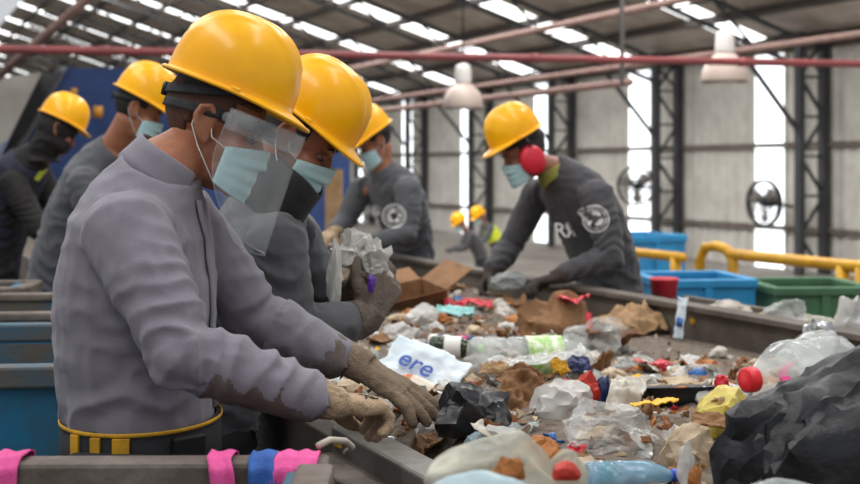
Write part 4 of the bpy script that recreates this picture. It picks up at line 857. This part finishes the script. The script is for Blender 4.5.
def flap_box(name, label, p, rz, w, d, h, m, rx=0, ry=0, open_=50):
    t = thing(name, label, 'box', (0, 0, 0)); th = .004
    mb = MB(); mb.box((0, 0, th / 2), (w / 2, d / 2, th / 2))
    for s in (-1, 1): mb.box((s * w / 2, 0, h / 2), (th / 2, d / 2, h / 2)); mb.box((0, s * d / 2, h / 2), (w / 2, th / 2, h / 2))
    mb.obj('carton', M[m], t, smooth=False)
    for s in (-1, 1):
        a = R(open_); mb = MB(); dv = Vector((s * math.cos(a), 0, math.sin(a))); c = Vector((s * w / 2, 0, h)) + dv * w * .22; mb.box(c, (w * .22, d / 2 * .97, th / 2), (dv, Vector((0, 1, 0)), dv.cross(Vector((0, 1, 0))))); mb.obj('flap', M[m], t, smooth=False)
        mb = MB(); dv = Vector((0, s * math.cos(a * .7), math.sin(a * .7))); c = Vector((0, s * d / 2, h)) + dv * d * .22; mb.box(c, (w / 2 * .97, d * .22, th / 2), (Vector((1, 0, 0)), dv, Vector((1, 0, 0)).cross(dv))); mb.obj('flap', M[m], t, smooth=False)
    put(t, p, rz, rx, ry); return t
def art(o, me, m, name, pos, rz=0, sc_=1, rx=0):
    """flat lettering laid just above a part, in the part's own frame"""
    mt_ = Matrix.Translation(pos) @ Matrix.Rotation(rx, 4, 'X') @ Matrix.Rotation(rz, 4, 'Z'); v = getv(me) * sc_; setv(me, np.array([tuple(mt_ @ Vector(p)) for p in v])); me.materials.clear(); me.materials.append(M[m])
    c = bpy.data.objects.new(name, me); col.objects.link(c); c.parent = o; return c

# ---- named pieces, from the far end of the heap to the near one
flap_box('cardboard_box', 'flattened open brown cardboard box behind the second man\'s gloves', on(402, 312, -.02), R(25), .34, .26, .11, 'card_brown', R(6), R(-10), 25)
crumple('plastic_bag', 'white knotted plastic bag at the foot of the brown cardboard box', 'bag', 421, 318, 44, 26, 'film_white', 3, rz=.4)
crumple('plastic_bag', 'white bag with pink smears beside the second man\'s glove', 'bag', 402, 332, 40, 22, 'film_white', 6)
sheet('red_wrapper', 'long red wrapper lying between the two far workers\' hands', 'wrapper', 468, 311, 46, .12, 'red_film', 4, amp=.03, rz=.2)
sheet('teal_wrapper', 'pale teal wrapper just below the long red wrapper', 'wrapper', 455, 321, 38, .10, 'teal_film', 8, dz=.02, amp=.02, rz=-.2, rx=.2)
crumple('paper_wad', 'white paper wad right of the long red wrapper', 'paper', 500, 306, 22, 18, 'paper_white', 9, amp=.35)
sk = crumple_mesh(17, .125, .075, .115, .22, 5, .55); v = getv(sk); top = np.clip((v[:, 2] - .05) / .09, 0, 1); v[:, 0] *= 1 + .25 * top; v[:, 1] *= 1 - .6 * top; v[:, 2] += top * .02 * np.sign(v[:, 0]); setv(sk, v); sk.materials.append(M['card_brown'])
o = link('paper_sack', sk); tag(o, "crumpled brown paper sack below the earmuff worker's glove", 'sack'); put(o, on(551, 337, -.02), R(20), R(-10), R(6), 1.0); creased(sk, 26)
sheet('red_white_wrapper', 'red and white wrapper on top of the brown paper sack', 'wrapper', 575, 305, 30, .08, 'red_film', 14, amp=.015, rz=.4, p=P(572, 303, on(551, 337).y + .02))
crumple('red_film', 'red plastic scrap hanging off the right corner of the brown paper sack', 'scrap', 586, 325, 16, 38, 'red_film', 16, amp=.4, depth=14)
sheet('cardboard_sheet', 'torn brown cardboard sheet with orange edge right of the paper sack', 'cardboard', 626, 333, 62, .22, 'card_tan', 18, amp=.05, rz=.5, rx=.15, dz=.01, thick=.004)
sheet('cardboard_sheet', 'dark brown cardboard strip in front of the torn cardboard sheet', 'cardboard', 612, 352, 56, .12, 'card_inner', 19, amp=.03, rz=.1, dz=.02, thick=.004)
crumple('plastic_bag', 'clear crumpled bag between paper sack and the empty belt', 'bag', 596, 338, 64, 40, 'film_clear', 21, amp=.34)
crumple('plastic_cup', 'crumpled clear cup by the dark brown cardboard strip', 'cup', 642, 362, 36, 22, 'film_clear', 22, amp=.28)
# hanging white tube over the far wall
pw = P(683, 318, 1); tt_ = None
for Yq in np.arange(4.0, 6.0, .01):
    if tn(P(687, 303, Yq))[1] > 2.05: break
pw = P(684, 318, Yq - .03); me = sheet_mesh(5, .055, .17, .006, 30, curl=.25); me.materials.append(M['pouch_white']); o = link('sachet', me, solid=.004); put(o, pw, BANG + R(-90), R(78), 0); tag(o, 'white and blue sachet hanging over the far wall of the belt', 'sachet')
mb = MB(); mb.box((0, -.02, .017), (.022, .018, .001)); c = mb.obj('print', M['blue_film'], None); c.parent = o
# bottles of the middle heap
pb = on(533, 372, -.01)
big = bottle('plastic_bottle', 'large clear bottle with green label lying in the middle of the heap', pb, R(6), .40, .066, 'pet_clear', None, 'label_green', crush=.10, seed=4, labpos=(.44, .72), cat='bottle', neck=.24)
pg = on(456, 366, .03)
bottle('glass_bottle', 'dark green glass bottle with white label and lime cap', pg, R(-12), .17, .036, 'glass_green', 'cap_lime', 'label_white', seed=2, labpos=(.30, .62), neck=.36)
can('drink_can', 'small navy and pink can behind the dark green bottle', on(462, 350), R(20), .10, .028, 'navy_pack', 'pink_film')
can('drink_can', 'dark can with a white band, left of the small navy and pink can', on(441, 348), R(-25), .09, .026, 'label_white', 'navy_pack')
# white pouch with lettering
pp = P(425, 376, 2.86); me = sheet_mesh(9, .25, .17, .010, 34, curl=.02); me.materials.append(M['pouch_white']); pu = link('printed_pouch', me, solid=.010); tag(pu, 'white printed pouch with blue lettering and orange end beside the left glove', 'pouch')
xa = Vector((.86, -.42, -.28)).normalized(); ya = Vector((.12, .72, .62)); ya = (ya - xa * ya.dot(xa)).normalized(); za = xa.cross(ya)
pu.matrix_basis = Matrix.Translation(on(421, 385, .035)) @ Matrix((xa, ya, za)).transposed().to_4x4()
c = art(pu, text_mesh('ere', .085), 'print_blue', 'lettering', (-.015, .005, .026), R(-4))
mb = MB(); mb.grid(lambda i, j: (-.03 + .145 * i, -.088 + .045 * j + .02 * i + .006 * math.sin(6 * i), .026), 14, 5); c = mb.obj('orange_end', M['orange_film'], None, solid=.001); c.parent = pu
crumple('black_bag', 'shiny black plastic bag by the fingertips of the left glove', 'bag', 472, 412, 78, 58, 'bag_black', 31, amp=.36, rz=.3)
sheet('cardboard_piece', 'brown cardboard piece standing up right of the shiny black bag', 'cardboard', 522, 404, 50, .13, 'card_brown', 33, amp=.03, rz=R(10), rx=R(48), dz=.015, thick=.004)
sheet('cardboard_piece', 'small tan cardboard tip on top of the shiny black bag', 'cardboard', 494, 392, 28, .05, 'card_tan', 34, amp=.01, rz=R(-10), rx=R(20), dz=.055, thick=.004)
crumple('plastic_bag', 'white bag right of the standing brown cardboard piece', 'bag', 560, 402, 60, 52, 'film_white', 36, amp=.32)
sheet('plastic_film', 'long streaky clear film stretched below the large clear bottle', 'film', 538, 384, 96, .10, 'film_clear', 37, amp=.03, rz=.35, dz=.04)
sheet('snack_pack', 'small navy and yellow packet in front of the green label', 'packet', 576, 376, 26, .08, 'navy_pack', 38, amp=.012, rz=.3, rx=.6, dz=.035, thick=.006)
sheet('snack_pack', 'small yellow packet left of the navy packet', 'packet', 559, 381, 18, .06, 'yellow_card', 39, amp=.012, rz=.2, rx=.6, dz=.035, thick=.006)
o = crumple('snack_bag', 'red and navy snack bag puffed up in the middle of the heap', 'snack bag', 588, 394, 40, 46, 'red_pack', 40, amp=.22, depth=20, rz=.3, tilt=R(8))
p = o.matrix_basis.translation; sb_ = crumple('packet_panel', 'x', 'x', 600, 392, 20, 40, 'navy_pack', 44, amp=.2, depth=21, rz=.3, p=p + Vector((.028, -.004, 0)))
for k in ('label', 'category'): del sb_[k]
sb_.matrix_basis = Matrix.Translation((.030, -.004, .004)); sb_.parent = o
crumple('paper_wad', 'white crumpled paper right of the red and navy snack bag', 'paper', 622, 396, 40, 34, 'paper_white', 46, amp=.34)
sheet('paper_sheet', 'folded white paper sheet with red print leaning in mid heap', 'paper', 628, 408, 34, .16, 'paper_white', 47, amp=.02, rz=R(-20), rx=R(18), dz=.03)
crumple('yellow_scrap', 'bright yellow scrap above the white crumpled paper', 'scrap', 637, 377, 18, 15, 'yellow_card', 48, amp=.3)
crumple('pink_red_scrap', 'pinkish red scrap at the edge of the empty belt', 'scrap', 660, 364, 16, 16, 'red_film', 49, amp=.35)
sheet('red_strip', 'dark red strip curling below the pinkish red scrap', 'strip', 655, 372, 42, .03, 'red_film', 50, amp=.012, rz=.4, dz=.02)
crumple('blue_scrap', 'blue crumpled wrapper at the edge of the empty belt', 'wrapper', 699, 371, 26, 13, 'blue_film', 51, amp=.35)
o = tag(MB().loft([[Vector((a * (1 + .25 * k) * math.copysign(abs(math.cos(q_)) ** .5, math.cos(q_)), b_ * (1 + .25 * k) * math.copysign(abs(math.sin(q_)) ** .5, math.sin(q_)), z)) for q_ in [2 * math.pi * i / 32 for i in range(32)]] for a, b_, k, z in ((.07, .05, 0, 0), (.08, .06, .1, .02), (.085, .062, .25, .045), (.095, .07, .25, .048), (.082, .06, .2, .044), (.07, .05, 0, .006))]).obj('food_tray', M['tray_black'], None), 'black plastic food tray half buried right of the folded paper', 'tray'); put(o, on(677, 402, -.01), R(8), R(-8))
crumple('paper_wad', 'beige food-stained paper lying over the black tray', 'paper', 680, 384, 52, 20, 'paper_beige', 53, amp=.3)
crumple('yellow_bag', 'translucent yellow bag tied at the top, right of the black tray', 'bag', 724, 415, 62, 58, 'yellow_film', 54, amp=.24, rz=.2)
crumple('red_knot', 'red tie on top of the translucent yellow bag', 'tie', 715, 384, 16, 18, 'red_film', 55, amp=.4, p=on(722, 424, .07))
sheet('yellow_strip', 'flat yellow card strip left of the translucent yellow bag', 'card', 654, 421, 46, .035, 'yellow_card', 56, amp=.008, rz=.15, dz=.03, thick=.003)
crumple('cloth_wad', 'beige crumpled tissue below the yellow card strip', 'tissue', 690, 447, 64, 46, 'paper_beige', 57, amp=.34)
crumple('news_wad', 'blue and white crumpled packet between yellow bag and black sack', 'packet', 762, 413, 32, 22, 'film_bluish', 58, amp=.36)
# jug with red cap, and friends at the far right
pj = on(788, 414, .0)
jug = bottle('plastic_jug', 'large clear jug with red cap facing the camera, by the black sack', pj + Vector((.04, .07, .01)), R(207), .30, .085, 'pet_clear', 'cap_red', None, crush=.12, seed=8, neck=.34, rx=R(4))
mb = MB(); pj2 = P(800, 372, pj.y + .05); mb.loft([[a + d for d in (Vector((-.012, 0, -.004)), Vector((.012, 0, .004)), Vector((.012, .004, .004)), Vector((-.012, .004, -.004)))] for a in (P(812, 357, pj.y + .05), P(800, 360, pj.y + .02), P(788, 364, pj.y - .0), P(781, 373, pj.y - .01), P(789, 383, pj.y - .03), P(796, 393, pj.y - .05))]); tag(mb.obj('pink_ribbon', M['pink_film'], None, sub=1), 'magenta ribbon looped over the clear jug', 'ribbon')
bottle('plastic_bottle', 'clear crushed bottle standing behind the jug near the belt wall', on(808, 376, .02), R(25), .24, .055, 'pet_clear', None, None, crush=.16, seed=11, roll=R(-28))
crumple('foil_wrapper', 'silver foil wrapper stuck on the end of the crushed bottle by the wall', 'wrapper', 829, 342, 34, 28, 'foil', 62, amp=.36, depth=16, p=on(820, 372, .085))
crumple('paper_wad', 'small white paper ball alone on the empty belt', 'paper', 719, 354, 18, 13, 'paper_white', 63, amp=.3, dz=0)
crumple('white_scrap', 'white scrap among the heap left of the jug cap', 'scrap', 722, 395, 44, 20, 'film_white', 64, amp=.34)
# ledge behind the far wall
def onledge(px, z=.875):
    for Yq in np.arange(3.0, 9.0, .005):
        if tn(P(px, 300, Yq))[1] > WD + .14: break
    p = P(px, 300, Yq); p.z = z; return p
crumple('paper_wad', 'white and pink paper on the ledge behind the far wall', 'paper', 733, 301, 46, 20, 'paper_white', 70, amp=.3, p=onledge(728, .85), depth=30)
crumple('yellow_black_wrapper', 'small yellow and black wrapper on the ledge behind the far wall', 'wrapper', 766, 312, 18, 13, 'yellow_film', 71, amp=.35, p=onledge(764, .85), depth=14)
crumple('plastic_bag', 'clear crumpled bag on the ledge behind the far wall', 'bag', 786, 304, 44, 34, 'film_clear', 72, amp=.36, p=onledge(786, .85), depth=32)
crumple('plastic_bag', 'greenish white bag lying along the ledge at the far right', 'bag', 822, 318, 52, 22, 'film_greenish', 73, amp=.3, p=onledge(820, .85), depth=32)
crumple('plastic_bag', 'pink and white bag at the right edge of the picture on the ledge', 'bag', 852, 312, 34, 48, 'film_white', 74, amp=.28, p=onledge(850, .85), depth=26)
# nearest things
crumple('plastic_sheet', 'clear wrinkled plastic sheet bag in front of the snack bag', 'bag', 608, 428, 104, 52, 'film_clear', 80, amp=.28, rz=-.3, detail=6)
bottle('plastic_bottle', 'pale blue bottle with blue cap lying at the bottom edge', on(632, 484, -.01), R(8), .165, .028, 'pet_blue', 'cap_blue', None, crush=.08, seed=14)
crumple('green_scrap', 'green scrap across the pale blue bottle', 'scrap', 607, 470, 14, 26, 'green_film', 82, amp=.4, depth=12)
crumple('food_bag', 'cloudy greenish bag of food scraps nearest the camera', 'bag', 486, 460, 150, 112, 'film_greenish', 84, amp=.18, p=P(486, 530, 1.62), depth=80, detail=6, soft=3, ang=60)
crumple('food_scrap', 'orange food scrap inside the cloudy greenish bag', 'scrap', 510, 462, 34, 28, 'peel_orange', 85, amp=.3, p=P(508, 480, 1.535), depth=18)
crumple('food_bag', 'small cloudy bag with a red fruit inside, nearest the camera', 'bag', 566, 466, 54, 100, 'film_greenish', 86, amp=.16, p=P(566, 530, 1.66), depth=44, soft=2, ang=60)
crumple('fruit', 'red fruit inside the small cloudy bag', 'fruit', 566, 466, 30, 22, 'red_pack', 87, amp=.1, p=P(566, 480, 1.61), depth=18)
crumple('plastic_bag', 'pale blue thin bag at the bottom edge in front of the cloudy bag', 'bag', 482, 482, 130, 64, 'film_bluish', 88, amp=.22, p=P(478, 528, 1.42), depth=60, soft=2, ang=60)
crumple('plastic_bag', 'light blue scrap of bag behind the cloudy greenish bag', 'bag', 486, 438, 44, 24, 'film_bluish', 89, amp=.3)
bs = crumple('black_sack', 'big black rubbish sack at the lower right corner', 'sack', 832, 430, 372, 240, 'bag_dark_grey', 90, amp=.135, p=P(890, 560, 2.0), depth=180, detail=6, rz=.35, soft=0, ang=30)
_v = getv(bs.data); _c = _v - [.05, 0, _v[:, 2].max() * 1.02]; _a = np.arctan2(_c[:, 1], _c[:, 0]); _r = np.linalg.norm(_c, axis=1)
_n = getn(bs.data); _w = ridge(np.c_[np.cos(_a) * 2.2, np.sin(_a) * 2.2, _r * 2.5], 1.6, 4) * .016 + ridge(np.c_[np.cos(_a) * 4, np.sin(_a) * 4, _r * 6], 1.6, 9) * .009
setv(bs.data, _v + _n * _w[:, None])
crumple('plastic_bag', 'grey translucent bag at the bottom edge in front of the black sack', 'bag', 780, 484, 130, 44, 'film_grey', 91, amp=.2, p=P(782, 520, 1.6), depth=60, detail=6, soft=2, ang=60)
sheet('cardboard_strip', 'long brown cardboard strip between beige tissue and black sack', 'cardboard', 726, 452, 66, .05, 'card_brown', 92, amp=.014, rz=R(-22), dz=.045, thick=.004, rx=.3)
sheet('cardboard_piece', 'tan cardboard flap at the foot of the translucent yellow bag', 'cardboard', 738, 436, 44, .08, 'card_tan', 93, amp=.016, rz=R(25), rx=.35, dz=.04, thick=.004)
crumple('white_pack', 'white upright pack end beside the black sack at the bottom edge', 'pack', 687, 462, 18, 48, 'film_white', 111, amp=.3, p=P(686, 486, 1.9), depth=12)
crumple('orange_scrap', 'orange scrap in front of the white upright pack end', 'scrap', 694, 474, 14, 24, 'peel_orange', 112, amp=.3, p=P(695, 486, 1.84), depth=9)
# rubbish held by the second man and the worker with earmuffs
crumple('white_rags', 'white shredded plastic the second man lifts in his gloves', 'plastic', 352, 258, 36, 30, 'film_white', 95, amp=.75, p=P(349, 268, 2.98), depth=26, flat=.9)
crumple('white_rags', 'white torn plastic spilling right over the second man\'s glove', 'plastic', 376, 262, 38, 36, 'film_white', 96, amp=.75, p=P(374, 283, 2.97), depth=26, flat=.9)
crumple('purple_packet', 'purple packet pinched in the second man\'s glove', 'packet', 371, 286, 9, 16, 'purple_film', 97, amp=.3, p=P(371, 293, 2.90), depth=6, flat=.9)
crumple('white_rags', 'white plastic trailing down inside the second man\'s arm', 'plastic', 334, 288, 16, 56, 'film_white', 98, amp=.35, p=P(335, 310, 2.90), depth=14, flat=.9)
crumple('plastic_bag', 'thin white bag held in the gloves of the worker with earmuffs', 'bag', 506, 282, 40, 15, 'film_grey', 99, amp=.34, p=P(508, 290, 5.86), depth=22, flat=.8, tilt=R(0))
# contents of bins
crumple('cardboard_heap', 'crumpled brown cardboard in the small blue bin at left', 'cardboard', 10, 272, 60, 26, 'card_brown', 101, amp=.25, p=Vector((-1.95, 4.98, .93)), depth=30)
# leaves on the near side plate
for k, (px, py, lab) in enumerate(((371, 447, 'dry leaf nearest the bar end, on the dusty plate'), (384, 451, 'curled dry leaf beside another on the dusty plate'), (376, 462, 'dark dry leaf lower down on the dusty plate'), (392, 466, 'small dry leaf nearest the cloudy bag on the plate'))):
    p = P(px, py, (EYE - .855) * F / (py - HOR)); me = sheet_mesh(k, .03, .045, .006, 12, curl=.3); me.materials.append(M['leaf_brown' if k % 2 else 'peel_orange']); o = link('dry_leaf', me, solid=.001); put(o, Vector((p.x, p.y, .853)), k * 1.7, .4); tag(o, lab, 'leaf')
# ---- straps hanging over the foreground bin
def strap(px, wpx, m, label, seed, lean=0, Yb=RF):
    f_ = Vector((-.015, 1, 0)); k = F / (Yb - .02); ww = wpx / k; x0 = (px - 430) / k; zt = .999; pts = [(.03, zt - .06), (.016, zt - .002), (0, zt + .003), (-.045, zt + .003), (-.064, zt - .012), (-.070, zt - .06), (-.072, zt - .2), (-.06, zt - .36)]
    mb = MB(); mb.grid(lambda i, j: (lambda q_, e: Vector((x0 + (i - .5) * ww * (1 + .06 * math.sin(5 * j + seed)) + lean * max(0, (j - .45)) , Yb + .0 + (lambda a, b: a + (b - a) * e)(pts[q_][0], pts[min(7, q_ + 1)][0]) + .004 * math.sin(9 * i + seed) , (lambda a, b: a + (b - a) * e)(pts[q_][1], pts[min(7, q_ + 1)][1]) + .0015 * math.sin(7 * i + seed))))(min(6, int(j * 7)), j * 7 - min(6, int(j * 7))), 9, 43)
    return tag(mb.obj('strap', M[m], None, solid=.003), label, 'strap')
strap(13, 28, 'strap_pink', 'pink strap over the bin rim at the left edge', 1)
strap(222, 26, 'strap_pink', 'pink strap over the bin rim left of the blue strap', 2, lean=.05)
strap(264, 27, 'strap_blue', 'blue strap over the bin rim between the pink straps', 3, lean=.02)
strap(288, 24, 'strap_pink', 'pink strap over the bin rim next right of the blue strap', 4, lean=-.01)
strap(308, 22, 'strap_pink', 'pink strap nearest the end of the bin rim', 5, lean=-.03)
mb = MB(); mb.tube([P(318, 446, 2.0), P(330, 440, 2.02), P(345, 441, 2.06), P(352, 447, 2.1), P(346, 453, 2.12)], .006, 10); tag(mb.obj('cord', M['cord_white'], None), 'pale cord knotted at the end of the bin rim', 'cord')

# ---- scraps of the heap: a few shapes of each kind, copied one by one
kinds = []
for k, (m, lab, nm, kind, grp) in enumerate((
    ('film_white', 'crumpled white plastic scrap in the litter heap', 'plastic_scrap', 'c', 'white plastic scraps in the heap'), ('film_clear', 'crumpled clear plastic scrap in the litter heap', 'plastic_scrap', 'c', 'clear plastic scraps in the heap'),
    ('paper_white', 'torn off-white paper scrap in the litter heap', 'paper_scrap', 's', 'off-white paper scraps in the heap'), ('paper_beige', 'crumpled beige paper scrap in the litter heap', 'paper_scrap', 'c', 'beige paper scraps in the heap'),
    ('card_brown', 'torn brown cardboard scrap in the litter heap', 'cardboard_scrap', 's', 'brown cardboard scraps in the heap'), ('leaf_brown', 'dry brown leafy scrap in the litter heap', 'leaf_scrap', 's', 'dry leafy scraps in the heap'),
    ('peel_orange', 'orange brown peel scrap in the litter heap', 'peel_scrap', 'c', 'orange brown peels in the heap'), ('film_grey', 'grey plastic film scrap in the litter heap', 'film_scrap', 's', 'grey film scraps in the heap'),
    ('red_film', 'small red wrapper scrap in the litter heap', 'wrapper_scrap', 's', 'small red scraps in the heap'), ('blue_film', 'small blue wrapper scrap in the litter heap', 'wrapper_scrap', 's', 'small blue scraps in the heap'), ('yellow_card', 'small yellow card scrap in the litter heap', 'card_scrap', 's', 'small yellow scraps in the heap'))):
    ms_ = []
    for v_ in range(3):
        s_ = .05 if kind == 'c' else .075
        me = crumple_mesh(200 + 7 * k + v_, s_ * rng.uniform(.7, 1.2), s_ * rng.uniform(.6, 1), s_ * .55, .36, 4) if kind == 'c' else sheet_mesh(300 + 7 * k + v_, s_ * rng.uniform(1, 1.8), s_ * rng.uniform(.7, 1.2), .018, 18, curl=rng.uniform(0, .25), taper=rng.uniform(0, .5))
        me.materials.append(M[m]); ms_.append(me)
    kinds.append((ms_, nm, lab, grp, kind))
wts = (9, 7, 9, 6, 7, 7, 6, 6, 2.2, 1.6, 1.2); made = {}
cnt = 0
while cnt < 720:
    t = rng.uniform(-.9, 6.5) if rng.random() < .55 else rng.uniform(-.6, 2.2); n = rng.uniform(.06, 2.0); h = Hs(t, n)
    if h < BZ + .045: continue
    k = rng.choices(range(11), wts)[0]; ms_, nm, lab, grp, kind = kinds[k]; v_ = rng.randrange(3); base = made.get((k, v_))
    s_ = rng.uniform(.4, 1.15) * (1.0 if k < 8 else .6)
    if base: o = base.copy(); col.objects.link(o)
    else: o = link(nm, ms_[v_], None, solid=0 if kind == 'c' else .0015); creased(ms_[v_], 28); made[(k, v_)] = o
    tag(o, lab, nm.split('_')[0] + ' scrap', grp); put(o, B(t, n, h - .012), rng.uniform(0, 6.3), rng.uniform(-.45, .45), rng.uniform(-.45, .45), s_); cnt += 1
